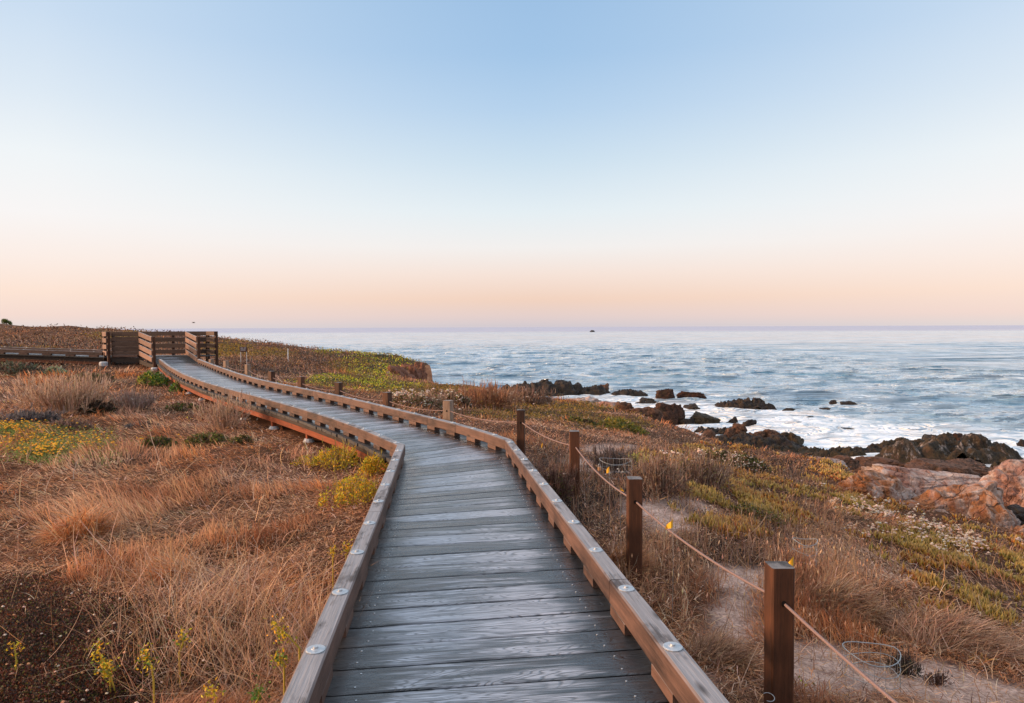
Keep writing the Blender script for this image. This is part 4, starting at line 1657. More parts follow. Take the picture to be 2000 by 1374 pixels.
# ------------------------------------------------------------------ individual shrubs
def shrub(name, label, cat, px, py, wpx, hpx, kind, cols, group=None, nbr=60, nlf=1500, twc=None, flowers=0, lf=None, dep=.7):
    q, ok = hit([px], [py])
    q = q[0]
    D_ = np.linalg.norm(q[:2])
    Yd = q[1]
    w, h = wpx * Yd / F, hpx * Yd / F
    o = empty(name, tuple(q))
    tag(o, label, cat, group)
    twc = twc or [(.3, .19, .13), (.42, .3, .22), (.2, .12, .09)]
    pw = max(.0018, .0009 * D_)
    # branches
    g = VB()
    n = nbr
    a = rng.uniform(0, 2 * np.pi, n)
    rr = rng.uniform(0, 1, n) ** .7
    b0 = np.tile(q, (n, 1)) + np.stack([np.cos(a) * rr * w * .30, np.sin(a) * rr * w * .30 * dep, np.full(n, -.01)], 1)
    b0[:, 2] = terr(b0[:, 0], b0[:, 1])
    lean = np.arctan(rr * w * .42 / max(h, .05)) * rng.uniform(.5, 1.25, n)
    LL = np.hypot(h, rr * w * .22) * rng.uniform(.55, 1.08, n)
    cc = pal(n, twc, .2)
    if kind == 'tuft':
        n = nbr * 4
        a = rng.uniform(0, 2 * np.pi, n)
        rr = np.sqrt(rng.uniform(0, 1, n))
        b0 = np.tile(q, (n, 1)) + np.stack([np.cos(a) * rr * w * .5, np.sin(a) * rr * w * .5 * dep, np.zeros(n)], 1)
        sw_ = fbm(b0[:, 0] * 3, b0[:, 1] * 3, s=333, o=2)
        b0[:, 2] = terr(b0[:, 0], b0[:, 1]) + h * (1 - rr ** 2) * rng.uniform(.0, .75, n) * (.6 + .8 * sw_)
        g.blades(b0, sw_ * 8 + rng.normal(0, .6, n), h * rng.uniform(.5, 1.3, n), np.full(n, pw * 1.1), np.radians(rng.uniform(30, 85, n)), np.radians(rng.normal(35, 25, n)), pal(n, twc, .3), 4, .3)
        g.build('blades', M_GRASS, o)
        return o
    tip = g.blades(b0, a, LL, np.full(n, pw * 1.6), lean, rng.normal(0, .35, n), cc, 4, .12)
    # side twigs
    tw_at = []
    for k in range(6 if kind == 'twig' else 3):
        t = rng.uniform(.3, .98, n)[:, None]
        pm = b0 * (1 - t) + tip * t
        tt = g.blades(pm, a + rng.normal(0, 1.2, n), LL * rng.uniform(.15, .45, n), np.full(n, pw), np.clip(lean + rng.normal(0, .6, n), .05, 2.0), rng.normal(-.2, .4, n), pal(n, twc, .2), 3, .25)
        tw_at.append(tt)
        if kind == 'twig':
            g.blades((pm + tt) / 2, a + rng.normal(0, 1.5, n), LL * rng.uniform(.1, .3, n), np.full(n, pw * .8), np.clip(lean + rng.normal(0, .8, n), .05, 2.2), rng.normal(-.1, .4, n), pal(n, twc, .2), 2, .2)
    g.build('branches', M_GRASS, o)
    if nlf:
        g = VB()
        m_ = nlf
        an = rng.uniform(0, 2 * np.pi, m_)
        rr = np.sqrt(rng.uniform(0, 1, m_))
        lump = .65 + .5 * vn(np.cos(an) * 2 + px, np.sin(an) * 2 + py, rr * 2, s=5)
        X = q[0] + np.cos(an) * rr * w * .58 * lump
        Y_ = q[1] + np.sin(an) * rr * w * .58 * dep * lump
        kk_ = fbm(X * 7 / max(w, .3) + 3, Y_ * 7 / max(w, .3), s=int(px) + 4, o=3) + rng.normal(0, .05, m_) > .45
        X, Y_, rr, an, m_ = X[kk_], Y_[kk_], rr[kk_], an[kk_], int(kk_.sum())
        hz = h * np.sqrt(np.clip(1 - rr ** 2, 0, 1)) * (.55 + .6 * fbm(X * 6 / max(w, .3), Y_ * 6 / max(w, .3), s=int(px), o=2))
        Z_ = terr(X, Y_) + hz * rng.uniform(0, 1, m_) ** .45
        PP = np.stack([X, Y_, Z_], 1)
        s_ = lf or max(.014, .0034 * D_)
        g.leaves(PP, s_ * rng.uniform(.8, 1.7, m_), s_ * rng.uniform(.4, .8, m_), pal(m_, cols, .2), 1.0)
        if flowers:
            k = rng.choice(m_, flowers)
            g.puffs(PP[k] + [0, 0, s_ * .8], s_ * rng.uniform(.35, .6, flowers), pal(flowers, [(.74, .62, .5), (.66, .5, .4)], .1))
        g.build('foliage', M_LEAF, o)
    return o


YG = [(.66, .50, .03), (.72, .46, .03), (.52, .44, .03), (.22, .24, .03), (.76, .36, .03)]
DG = [(.05, .07, .02), (.09, .13, .03), (.16, .15, .03), (.12, .06, .03), (.2, .12, .05)]
GG = [(.10, .2, .03), (.16, .25, .04), (.07, .13, .03)]
BR = [(.2, .1, .06), (.3, .17, .1), (.14, .08, .055), (.34, .22, .13)]
GREY = [(.07, .065, .065), (.12, .11, .11), (.18, .15, .14)]
pale = [(.5, .33, .22), (.6, .42, .3), (.38, .24, .16)]
shrub('bare_shrub', 'large pale leafless bush left of the dark brush heap in the left field', 'shrub', 128, 806, 200, 66, 'twig', BR, 'leafless bushes', 240, 500, pale)
shrub('bare_shrub', 'pale leafless bush in front of the orange beam of the boardwalk', 'shrub', 440, 836, 110, 56, 'twig', BR, 'leafless bushes', 90, 120, pale)
shrub('bare_shrub', 'greyish leafless bush between the dark brush heap and the boardwalk', 'shrub', 262, 800, 90, 34, 'twig', BR, 'leafless bushes', 120, 0, [(.4, .3, .25), (.3, .2, .16)])
shrub('bare_shrub', 'two tall bare pale stems rising against the boardwalk side', 'shrub', 437, 800, 34, 40, 'twig', BR, 'leafless bushes', 4, 0, [(.62, .5, .4)])
shrub('brush_heap', 'dark heap of dead brush right of the large leafless bush', 'brush', 190, 808, 70, 24, 'twig', [(.03, .025, .02), (.07, .05, .035), (.05, .06, .02)], 'heaps of dead brush', 160, 900, [(.07, .045, .03), (.13, .08, .05)])
shrub('brush_heap', 'long grey heap of dead brush above the yellow flowers', 'brush', 60, 826, 130, 22, 'twig', GREY, 'heaps of dead brush', 200, 900, [(.16, .13, .13), (.24, .2, .19)], dep=.4)
shrub('brush_heap', 'low grey brown heap of brush below the dark heap', 'brush', 140, 838, 90, 16, 'twig', BR, 'heaps of dead brush', 120, 500, [(.2, .13, .11), (.3, .2, .16)], dep=.4)
shrub('brush_heap', 'small flat grey heap of brush in the middle of the left field', 'brush', 272, 836, 60, 10, 'twig', GREY, 'heaps of dead brush', 90, 400, [(.16, .13, .12), (.24, .2, .18)], dep=.5)
shrub('green_shrub', 'dark green low shrub, the left one of the row in the left field', 'shrub', 310, 875, 62, 22, 'leaf', DG, 'low green shrubs in the left field', 30, 1300)
shrub('green_shrub', 'dark green low shrub, the middle one of the row in the left field', 'shrub', 405, 869, 84, 22, 'leaf', DG + [(.24, .24, .05)], 'low green shrubs in the left field', 30, 1500)
shrub('green_shrub', 'dark green low shrub, the right one of the row in the left field', 'shrub', 470, 869, 46, 18, 'leaf', DG, 'low green shrubs in the left field', 20, 800)
shrub('green_shrub', 'flat dark green shrub nearest the bare stems by the boardwalk', 'shrub', 358, 803, 70, 15, 'leaf', DG, 'low green shrubs in the left field', 20, 900)
shrub('green_shrub', 'grey green shrub at the left edge below the branch walk', 'shrub', 25, 733, 110, 26, 'leaf', [(.09, .10, .06), (.14, .15, .09), (.1, .06, .04)], 'low green shrubs in the left field', 30, 1500)
shrub('green_shrub', 'pale whitish green shrub below the branch walk', 'shrub', 106, 733, 36, 14, 'leaf', [(.4, .42, .28), (.26, .28, .14)], 'low green shrubs in the left field', 10, 500)
shrub('green_shrub', 'dark brown green shrub below the left end of the landing fence', 'shrub', 175, 748, 90, 20, 'leaf', DG + BR, 'low green shrubs in the left field', 30, 1500)
shrub('leafy_plant', 'bright green leafy plant beside the landing fence corner', 'plant', 300, 752, 56, 26, 'leaf', GG + [(.4, .4, .05)], 'leafy plants along the boardwalk edge', 20, 1000)
shrub('leafy_plant', 'green plant under the curved boardwalk edge past the landing', 'plant', 352, 766, 40, 20, 'leaf', GG, 'leafy plants along the boardwalk edge', 15, 600)
shrub('leafy_plant', 'dark green plant in the shade of the orange beam at the middle of the curve', 'plant', 512, 812, 40, 14, 'leaf', GG, 'leafy plants along the boardwalk edge', 15, 500)
shrub('yellow_shrub', 'yellow green shrub nearest the camera against the left curb rail', 'shrub', 690, 985, 130, 62, 'leaf', YG, 'yellow green shrubs by the boardwalk bend', 60, 1900, [(.4, .3, .06), (.3, .2, .08)])
shrub('yellow_shrub', 'yellow green shrub under the orange beam left of the bend', 'shrub', 662, 915, 100, 52, 'leaf', YG, 'yellow green shrubs by the boardwalk bend', 50, 1500, [(.4, .3, .06), (.3, .2, .08)])
shrub('yellow_shrub', 'yellow shrub tucked into the corner below the boardwalk bend', 'shrub', 728, 930, 56, 46, 'leaf', YG, 'yellow green shrubs by the boardwalk bend', 40, 1000, [(.4, .3, .06)])
shrub('yellow_shrub', 'small flat yellow green shrub left of the others by the bend', 'shrub', 605, 908, 60, 18, 'leaf', YG, 'yellow green shrubs by the boardwalk bend', 20, 400, [(.4, .3, .06)])
shrub('leafy_plant', 'deep green plant in the shade under the beam left of the bend', 'plant', 712, 892, 60, 36, 'leaf', GG, 'leafy plants along the boardwalk edge', 20, 900)
shrub('brown_shrub', 'round orange brown brush behind the pale bleached post', 'shrub', 955, 797, 135, 44, 'twig', [(.36, .17, .08), (.28, .14, .08), (.42, .24, .13)], 'brown bushes beyond the rope', 240, 1500, [(.42, .22, .12), (.34, .17, .1)])
shrub('brown_shrub', 'grey brown brush with pale heads right of the orange brown brush', 'shrub', 1035, 795, 90, 36, 'twig', BR, 'brown bushes beyond the rope', 140, 900, [(.34, .22, .16), (.24, .15, .11)], flowers=40)
shrub('brown_shrub', 'dark green and white flowering brush left of the pale bleached post', 'shrub', 820, 800, 120, 34, 'leaf', DG + BR, 'brown bushes beyond the rope', 100, 2200, flowers=120)
shrub('brown_shrub', 'dark brush with pale flowers just right of the pale bleached post', 'shrub', 892, 795, 60, 30, 'leaf', DG + BR, 'brown bushes beyond the rope', 60, 1300, flowers=70)
shrub('brown_shrub', 'tangled brown scrub bush right of the padlock', 'shrub', 1290, 960, 120, 62, 'twig', BR, 'brown bushes beyond the rope', 160, 1600, None)
shrub('brown_shrub', 'brown scrub bush at the middle of the right slope', 'shrub', 1370, 950, 120, 60, 'twig', BR + [(.3, .24, .05)], 'brown bushes beyond the rope', 120, 1800)
shrub('brown_shrub', 'grey twiggy bush around the wire cage behind the rope', 'shrub', 1200, 930, 100, 55, 'twig', GREY, 'brown bushes beyond the rope', 130, 500, [(.17, .13, .12), (.11, .08, .07)])
shrub('brown_shrub', 'dark brush with white flowers on the edge of the right slope', 'shrub', 1440, 915, 130, 34, 'leaf', DG + [(.07, .05, .045)], 'brown bushes beyond the rope', 60, 2400, flowers=150)
shrub('brown_shrub', 'dark reddish scrub at the outer side of the right rail near the bend', 'shrub', 1085, 985, 70, 70, 'twig', [(.16, .07, .05), (.1, .05, .04), (.2, .2, .05)], 'brown bushes beyond the rope', 120, 1500, [(.2, .11, .08)])
shrub('yellow_shrub', 'light green leafy shrub on the brown scrub right of the rope flags', 'shrub', 1245, 915, 52, 36, 'leaf', [(.5, .45, .12), (.42, .42, .08)], None, 20, 280, [(.4, .3, .1)])
shrub('green_shrub', 'dark green shrub with ochre leaves below the yellow ice plant', 'shrub', 1480, 1020, 110, 34, 'leaf', DG + [(.34, .22, .04)], None, 30, 1800)
shrub('green_shrub', 'olive cushion of shrub before the rounded brown shore rock', 'shrub', 1215, 842, 90, 26, 'leaf', [(.26, .24, .04), (.36, .24, .04), (.1, .12, .03)], None, 30, 1500)
shrub('green_shrub', 'dark flat shrub below the white stained rock past the third post', 'shrub', 1135, 830, 56, 14, 'leaf', DG, None, 20, 900)
shrub('dark_succulent', 'dark upright succulent behind the low wire cage', 'plant', 1766, 1318, 66, 44, 'leaf', [(.06, .04, .03), (.1, .06, .04), (.05, .06, .03)], None, 60, 900, [(.07, .045, .035), (.1, .06, .05)], lf=.01)
shrub('dark_succulent', 'small dark sprawling plant on the sand right of the wire cage', 'plant', 1830, 1338, 56, 24, 'twig', [(.1, .05, .04), (.14, .08, .05)], None, 40, 300, [(.1, .06, .05), (.16, .08, .06)], lf=.008)
shrub('grass_tussock', 'big rounded tussock of dry grass in the lower right corner', 'grass tussock', 1850, 1250, 230, 50, 'tuft', BR, 'tussocks of dry grass', 1100, 0, [(.5, .28, .17), (.6, .38, .25), (.36, .19, .11)])
shrub('grass_tussock', 'tall dry grass tussock behind the nearest post', 'grass tussock', 1640, 1190, 150, 52, 'tuft', BR, 'tussocks of dry grass', 600, 0, [(.5, .27, .14), (.62, .4, .25), (.36, .19, .11)])
shrub('grass_tussock', 'orange grass tussock at the foot of the second post', 'grass tussock', 1215, 1115, 90, 42, 'tuft', BR, 'tussocks of dry grass', 500, 0, [(.55, .27, .12), (.42, .2, .1)])
shrub('grass_tussock', 'orange upright grass tussock in the left field', 'grass tussock', 160, 1050, 110, 50, 'tuft', BR, 'tussocks of dry grass', 500, 0, [(.66, .30, .12), (.62, .38, .22)])
shrub('grass_tussock', 'orange grass tussock left of the left rail in the near field', 'grass tussock', 330, 1130, 110, 48, 'tuft', BR, 'tussocks of dry grass', 500, 0, [(.66, .30, .12), (.62, .38, .22)])
shrub('grass_tussock', 'brown dry grass tussock outside the near right rail', 'grass tussock', 1400, 1290, 130, 42, 'tuft', BR, 'tussocks of dry grass', 500, 0, [(.42, .22, .12), (.5, .3, .18), (.28, .15, .09)])


# yellow weeds with leaning stems, lower left
def weed(px0, py0, px1, py1, Y, label, n=26, c=YG):
    a, b_ = atY(px0, py0, Y), atY(px1, py1, Y)
    g0 = np.array([a[0], a[1], float(terr(a[0], a[1]))])
    o = empty('yellow_weed', tuple(g0))
    tag(o, label, 'weed', 'yellow weeds in the lower left')
    mb = MB()
    pts = [g0 - g0, (a - g0) * .99 + 0, a - g0 + (b_ - a) * .5 + np.array([.01, 0, .0]), b_ - g0]
    if np.linalg.norm(pts[1]) < .02:
        pts = [pts[0]] + pts[2:]
    mb.tube(pts, [.004] * (len(pts) - 1) + [.0025], 5)
    mb.build('stem', plain('yellow_stem', (.42, .32, .04), (.54, .40, .07)) if 'yellow_stem' not in bpy.data.materials else bpy.data.materials['yellow_stem'], o)
    g = VB()
    t = rng.uniform(.45, 1.05, n)[:, None]
    PP = a * (1 - t) + b_ * t + rng.normal(0, .012, (n, 3))
    PP = np.concatenate([PP, PP + rng.normal(0, .012, PP.shape), PP + rng.normal(0, .014, PP.shape)])
    n = len(PP)
    g.leaves(PP, rng.uniform(.010, .022, n), rng.uniform(.005, .011, n), pal(n, [tuple(v * 1.0 for v in k) for k in c], .2), .8)
    g.build('leaves', M_LEAF, o)


weed(28, 1330, 27, 1255, 3.1, 'yellow weed with one upright stem at the left edge', 10)
weed(232, 1372, 190, 1268, 2.9, 'tall leaning yellow weed nearest the bottom edge', 45)
weed(215, 1330, 205, 1300, 2.9, 'yellow green weed leaf cluster beside the leaning weed', 40, YG + GG)
weed(300, 1330, 283, 1275, 2.8, 'yellow green weed in the middle of the tangled stems', 40, YG + GG)
weed(350, 1275, 356, 1240, 3.0, 'small yellow green weed below the tussock', 24, YG + GG)
weed(585, 1265, 535, 1222, 2.75, 'yellow weed leaning away from the left curb rail', 40)
weed(555, 1310, 545, 1285, 2.65, 'green weed close under the near left curb rail', 26, GG + YG)
weed(650, 1090, 648, 1072, 4.1, 'small yellow weed left of the rail near the dark washer', 20)
weed(676, 1085, 680, 1068, 4.1, 'small yellow weed touching the left curb rail', 22)
weed(420, 1372, 415, 1350, 2.6, 'yellow weed at the bottom edge below the tangled stems', 24)
weed(500, 1372, 505, 1350, 2.5, 'green weed at the bottom edge beside the near rail end', 30, GG)

# small round tree on the skyline far left
q, ok = hit([12], [646])
q = atY(12, 641, 84)
q[2] = float(terr(q[0], q[1])) - .1
o = empty('tree', tuple(q))
tag(o, 'small round green tree alone on the skyline at the far left', 'tree')
mb = MB()
mb.tube([(0, 0, -.3), (.05, 0, .35), (.0, 0, .8)], [.09, .07, .03], 7)
for k in range(6):
    a = k * 1.05
    mb.tube([(0, 0, .35 + .05 * k), (.35 * math.cos(a), .35 * math.sin(a), .6 + .08 * k)], [.04, .015], 5)
mb.build('trunk', M_BARK, o)
g = VB()
ctr = np.array([(0, 0, .62), (.34, .1, .5), (-.36, .1, .52), (.15, -.2, .74), (-.2, -.1, .72), (.5, .05, .34)])
n = 1500
k = rng.integers(0, len(ctr), n)
v = rng.normal(0, 1, (n, 3))
v /= np.linalg.norm(v, axis=1)[:, None]
PP = ctr[k] + v * (rng.uniform(0, 1, (n, 1)) ** .5) * .26 + q
g.leaves(PP, rng.uniform(.07, .13, n), rng.uniform(.04, .08, n), pal(n, [(.10, .16, .03), (.2, .22, .04), (.06, .1, .02)], .2))
g.build('crown', M_LEAF, o)


# ------------------------------------------------------------------ rocks
def rock_mat(name, c1, c2, c3, stain=0.0, kelp=0.0, crack=.8, scale=1.0, rough=.8):
    m, nt, b = mat(name)
    tcn = nn(nt, 'ShaderNodeTexCoord')
    ob = vscale(nt, tcn.outputs['Object'], (scale, scale, scale))
    na = noise(nt, ob, 1.4, 7, .65, .3)
    nb_ = noise(nt, ob, 9, 6, .7)
    strat = noise(nt, vscale(nt, ob, (.8, .8, 5)), 1.2, 5, .6, .8)
    c = mixc(nt, mapr(nt, na, .35, .65), c1, c2)
    c = mixc(nt, mapr(nt, strat, .5, .68, 0, .7), c, c3)
    c = mixc(nt, mapr(nt, nb_, .36, .52, .85, 0), c, tuple(v * .2 for v in c1))
    if crack:
        vo = nn(nt, 'ShaderNodeTexVoronoi')
        vo.feature = 'DISTANCE_TO_EDGE'
        vo.inputs['Scale'].default_value = 1.5
        wv = nn(nt, 'ShaderNodeVectorMath')
        wv.operation = 'ADD'
        nt.links.new(ob, wv.inputs[0])
        nz = nn(nt, 'ShaderNodeTexNoise')
        nz.inputs['Scale'].default_value = 1.3
        nt.links.new(ob, nz.inputs['Vector'])
        nt.links.new(nz.outputs['Color'], wv.inputs[1])
        nt.links.new(wv.outputs[0], vo.inputs['Vector'])
        ck = math_(nt, 'MULTIPLY', mapr(nt, vo.outputs['Distance'], 0.0, .022, crack, 0), mapr(nt, nb_, .4, .6))
        c = mixc(nt, ck, c, tuple(v * .22 for v in c1))
    if stain:
        sn = noise(nt, vscale(nt, ob, (2.2, 2.2, .8)), 1.0, 6, .7, .3)
        c = mixc(nt, mapr(nt, sn, .62 - .2 * stain, .72 - .12 * stain, 0, .85), c, (.62, .52, .47))
        c = mixc(nt, mapr(nt, noise(nt, ob, 3.1, 5, .7), .5, .62, 0, .4 * stain), c, (.40, .16, .12))
    if kelp:
        kn = noise(nt, ob, 3.2, 6, .7)
        c = mixc(nt, mapr(nt, kn, .6 - .25 * kelp, .7 - .2 * kelp, 0, .85), c, mixc(nt, nb_, (.018, .014, .008), (.085, .05, .016)))
    nt.links.new(c, b.inputs['Base Color'])
    b.inputs['Roughness'].default_value = rough
    b.inputs['Specular IOR Level'].default_value = .3
    hh = math_(nt, 'ADD', math_(nt, 'MULTIPLY', nb_, .5), na)
    if crack:
        hh = math_(nt, 'SUBTRACT', hh, math_(nt, 'MULTIPLY', ck, .5))
    bump(nt, b, hh, 1.0, .2)
    return m


R_DARK = rock_mat('wet_dark_rock', (.012, .008, .007), (.045, .026, .020), (.085, .055, .042), 0, .5, .7, rough=.55)
R_KELP = rock_mat('kelp_covered_rock', (.013, .009, .006), (.07, .042, .014), (.03, .018, .011), 0, .8, .5, rough=.6)
R_BROWN = rock_mat('brown_shore_rock', (.10, .048, .03), (.24, .118, .07), (.15, .08, .055), 0, .12, .8)
R_RED = rock_mat('reddish_dark_rock', (.045, .02, .013), (.15, .062, .035), (.025, .014, .011), 0, .35, .8)
R_ORANGE = rock_mat('orange_cliff_rock', (.30, .115, .04), (.44, .185, .075), (.36, .19, .12), .8, 0, .8)
R_PALE = rock_mat('white_stained_rock', (.34, .17, .12), (.52, .29, .22), (.46, .30, .25), .9, 0, .8)

_ico = {}


def ico(sub):
    if sub not in _ico:
        import bmesh
        bm = bmesh.new()
        bmesh.ops.create_icosphere(bm, subdivisions=sub, radius=1)
        _ico[sub] = (np.array([v.co[:] for v in bm.verts]), np.array([[v.index for v in f.verts] for f in bm.faces]))
        bm.free()
    return _ico[sub]


seedc = [100]


def autofit(V, loc, px, py, wpx, hpx, sea):
    """scale and place a rock so that its visible part has the measured size"""
    loc = np.array(loc, float)
    for it in range(6):
        Wv = V + loc
        v = Wv[V[:, 2] > 0.0]
        X, Y_, _ = project(v)
        w = X.max() - X.min()
        h = Y_.max() - Y_.min()
        V = V * np.array([np.clip(wpx / w, .6, 1.6), np.clip((hpx / h) ** .5, .75, 1.25), np.clip(hpx / h, .6, 1.6)])
        loc[0] += (px - (X.max() + X.min()) / 2) * loc[1] / F
        dyp = py - Y_.max()
        if sea:
            loc[1] -= dyp * loc[1] ** 2 / (F * 6.3)
        else:
            loc[2] -= dyp * loc[1] / F
    return V, tuple(loc)



def boulder(label, px, py, wpx, hpx, Y=None, m=None, sub=5, dep=.75, rough=1.0, group=None, tilt=0.0, name='rock', cat='rock', peak=0.0, zb=None):
    """px,py = middle of the visible foot line"""
    m_sea = Y is None
    if Y is None:
        p = atZ(px, py, SEA)
    else:
        p = atY(px, py, Y)
    Y = p[1]
    w, h = wpx * Y / F, hpx * Y / F
    seedc[0] += 7
    s = seedc[0]
    N_, Fc = ico(sub)
    n = N_.copy()
    sgn = np.sign(n)
    n = sgn * np.abs(n) ** .8
    sx, sy, sz = w / 2, w / 2 * dep, h
    k = 1.6
    pr_ = np.random.default_rng(s)
    if rough > 0:
        for _ in range(16):
            pn_ = pr_.normal(0, 1, 3) * np.array([1, 1, .8])
            pn_ /= np.linalg.norm(pn_)
            dd = n @ pn_
            lim = pr_.uniform(.62, .9)
            n = n - np.where(dd > lim, dd - lim, 0)[:, None] * pn_ * .93
    f1 = fbm(N_[:, 0] * k + s, N_[:, 1] * k, N_[:, 2] * k, s=s, o=5, g=.55) - .5
    f2 = 1 - 2 * np.abs(fbm(N_[:, 0] * 4 + s, N_[:, 1] * 4, N_[:, 2] * 7, s=s + 3, o=4, g=.6) - .5)
    f1 = f1 * .8 + (f2 - .75) * .30
    jx_ = (f1) * 1.2
    d1, d2 = worley(N_[:, 0] * 1.35 + s + jx_, N_[:, 1] * 1.35 + jx_, N_[:, 2] * 2.4 - jx_, s=s)
    crack = -np.exp(-((d2 - d1) / .07) ** 2) * .06 - .035 * np.abs(np.sin(N_[:, 2] * 9 + f1 * 9 + N_[:, 0] * 1.5))
    facet = (d1 - .5) * -.22
    rr = 1 + rough * (f1 * .75 + crack + facet)
    V = n * rr[:, None]
    V[:, 2] *= .92
    V[:, 0] += peak * np.clip(V[:, 2], 0, 1) * .5
    V = V * np.array([sx, sy, sz])
    zt = V[:, 2].max()
    V[:, 2] *= h / zt
    if tilt:
        V[:, 2] += tilt * V[:, 0]
    V[:, 2] = np.where(V[:, 2] < 0, V[:, 2] * .6, V[:, 2])
    loc = (p[0], p[1] + sy * .75, p[2] if zb is None else zb)
    if zb is None:
        V, loc = autofit(V, loc, px, py, wpx, hpx, m_sea)
    o = mk(name, V, Fc, m, None, True)
    o.location = loc
    tag(o, label, cat, group)
    if m_sea:
        ROCKS.append((loc[0], loc[1], np.ptp(V[:, 0]) / 2, np.ptp(V[:, 1]) / 2))
    return o


ROCKS = []


def reef(label, px, py, wpx, hpx, Y=None, m=None, dep=.5, group=None, seed=1, rug=1.0, tilt=0.0, flat=.35, name='rock_reef', fs=1.0, dpt=None):
    """long craggy reef: height field over an ellipse"""
    p = atZ(px, py, SEA) if Y is None else atY(px, py, Y)
    Y = p[1]
    w, h = wpx * Y / F, hpx * Y / F
    dpt = dpt or w * dep
    nx2, ny2 = 150, 70
    u, v = np.meshgrid(np.linspace(-1, 1, nx2), np.linspace(-1, 1, ny2))
    u, v = u.ravel(), v.ravel()
    X, Yl = u * w / 2, v * dpt / 2
    ks = fs * 2.2 / max(.6, h)
    n1 = fbm(X * ks * .35 + seed * 3.1, Yl * ks * .35, s=seed, o=3)
    n2 = 1 - 2 * np.abs(fbm(X * ks, Yl * ks, s=seed + 40, o=5, g=.6) - .5)
    d1, d2 = worley(X * ks * .5 + seed, Yl * ks * .5, np.zeros_like(X) + .5, s=seed)
    blk = np.clip((d2 - d1) * 3, 0, 1)
    rad = np.sqrt(u ** 2 + v ** 2) + (fbm(u * 2.5 + seed, v * 2.5, s=seed + 3, o=4) - .5) * .55
    rad = np.clip(rad, 0, 2)
    msk = np.clip(1 - rad ** 2.4, -1, 1)
    zz = np.where(msk > 0, np.sqrt(np.clip(msk, 0, 1)), msk)
    amp = flat + (1 - flat) * n1 * 1.4
    Zv = h * zz * np.where(zz > 0, amp * (1 + rug * (.75 * (n2 - .6) + .45 * (blk - .6))), 1)
    mx = np.percentile(Zv, 99.6)
    Zv = np.where(Zv > 0, Zv * h / mx, Zv * 1.0) + tilt * X
    Xd = X + (fbm(X * ks, Yl * ks, Zv * 2, s=seed + 8, o=3) - .5) * .35 / ks
    Yd = Yl + (fbm(X * ks + 5, Yl * ks, Zv * 2, s=seed + 18, o=3) - .5) * .35 / ks
    ii = (np.arange(ny2 - 1)[:, None] * nx2 + np.arange(nx2 - 1)[None]).ravel()
    Fc = np.stack([ii, ii + 1, ii + nx2 + 1, ii + nx2], 1)
    V, loc = autofit(np.stack([Xd, Yd, Zv], 1), (p[0], p[1] + dpt * .42, p[2]), px, py, wpx, hpx, True)
    o = mk(name, V, Fc, m, None, True)
    o.location = loc
    tag(o, label, 'rock', group)
    ROCKS.append((loc[0], loc[1], np.ptp(V[:, 0]) / 2, np.ptp(V[:, 1]) / 2))
    return o


G1 = 'dark rocks in the surf'
reef('long dark rocky reef farthest up the shore behind the brown brush', 1062, 776, 170, 36, None, R_DARK, .45, None, 3, 1.2, flat=.5)
reef('low dark reef edge showing left of the brown brush by the cliff', 880, 762, 120, 12, None, R_BROWN, .5, None, 5, 1.0, flat=.7)
reef('dark rock shelf at the right end of the far reef', 1160, 775, 70, 24, None, R_DARK, .6, None, 7, 1.0)
boulder('upright brown boulder sitting on the right end of the far reef', 1177, 772, 26, 24, None, R_BROWN, 4, .8)
reef('flat dark rock in the foam right of the far reef', 1228, 776, 76, 17, None, R_DARK, .5, None, 9, 1.0, flat=.6)
boulder('small dark rock streaked with white foam in the far surf', 1263, 785, 32, 9, None, R_DARK, 4, .8, group=G1)
boulder('rounded dark dome rock standing alone in the foam', 1298, 782, 42, 23, None, R_RED, 5, .8, .8)
boulder('long low dark rock right of the dome rock', 1350, 780, 60, 16, None, R_RED, 5, .6)
boulder('tiny dark rock tip left of the wide reef in the open water', 1401, 775, 9, 3, None, R_DARK, 3, .6, group=G1)
reef('wide dark reef alone in the middle of the surf', 1454, 800, 122, 24, None, R_DARK, .4, None, 13, 1.3)
for a in ((1470, 801, 30, 5, 'thin dark rock just in front of the wide lone reef'), (1541, 803, 26, 6, 'small dark rock right of the wide lone reef'), (1611, 801, 24, 5, 'small dark rock awash farther right of the wide reef'),
          (1626, 787, 16, 6, 'small reddish rock awash in the breaking wave'), (1656, 789, 32, 6, 'low reddish rock right of the one in the breaking wave'), (1583, 816, 14, 3, 'tiny dark rock tip in the middle of the foam'),
          (1626, 830, 28, 4, 'low rock barely showing in the foam, upper of two'), (1648, 842, 46, 7, 'low dark rock barely showing in the foam, lower of two'), (1683, 845, 16, 3, 'tiny rock right of the low rocks in the foam'),
          (1798, 836, 20, 4, 'tiny dark rock in the foam above the big right reef'), (1408, 828, 10, 4, 'tiny dark rock left of the two small boulders'), (1997, 872, 26, 14, 'dark rock at the right edge of the picture in the foam')):
    boulder(a[4], a[0], a[1], a[2], a[3], None, R_DARK, 3, .6, group=G1)
boulder('reddish dark rounded rock at the start of the surf left side', 1306, 832, 66, 46, None, R_RED, 5, .8)
boulder('small dark craggy rock behind the kelp covered boulder', 1353, 804, 40, 16, None, R_DARK, 4, .7)
boulder('big kelp covered brown boulder beside the reddish rock', 1372, 832, 72, 29, None, R_KELP, 5, .8, .8)
boulder('dark rock filling the gap left of the kelp covered boulder', 1340, 834, 36, 18, None, R_DARK, 4, .8)
boulder('small dark boulder, left of two in the foam', 1430, 830, 26, 16, None, R_DARK, 4, .8)
boulder('small dark boulder, right of two in the foam', 1462, 838, 34, 19, None, R_DARK, 4, .8)
reef('broad dark reef of cobbles below the edge of the right slope', 1465, 886, 225, 44, None, R_DARK, .42, None, 17, 1.2)
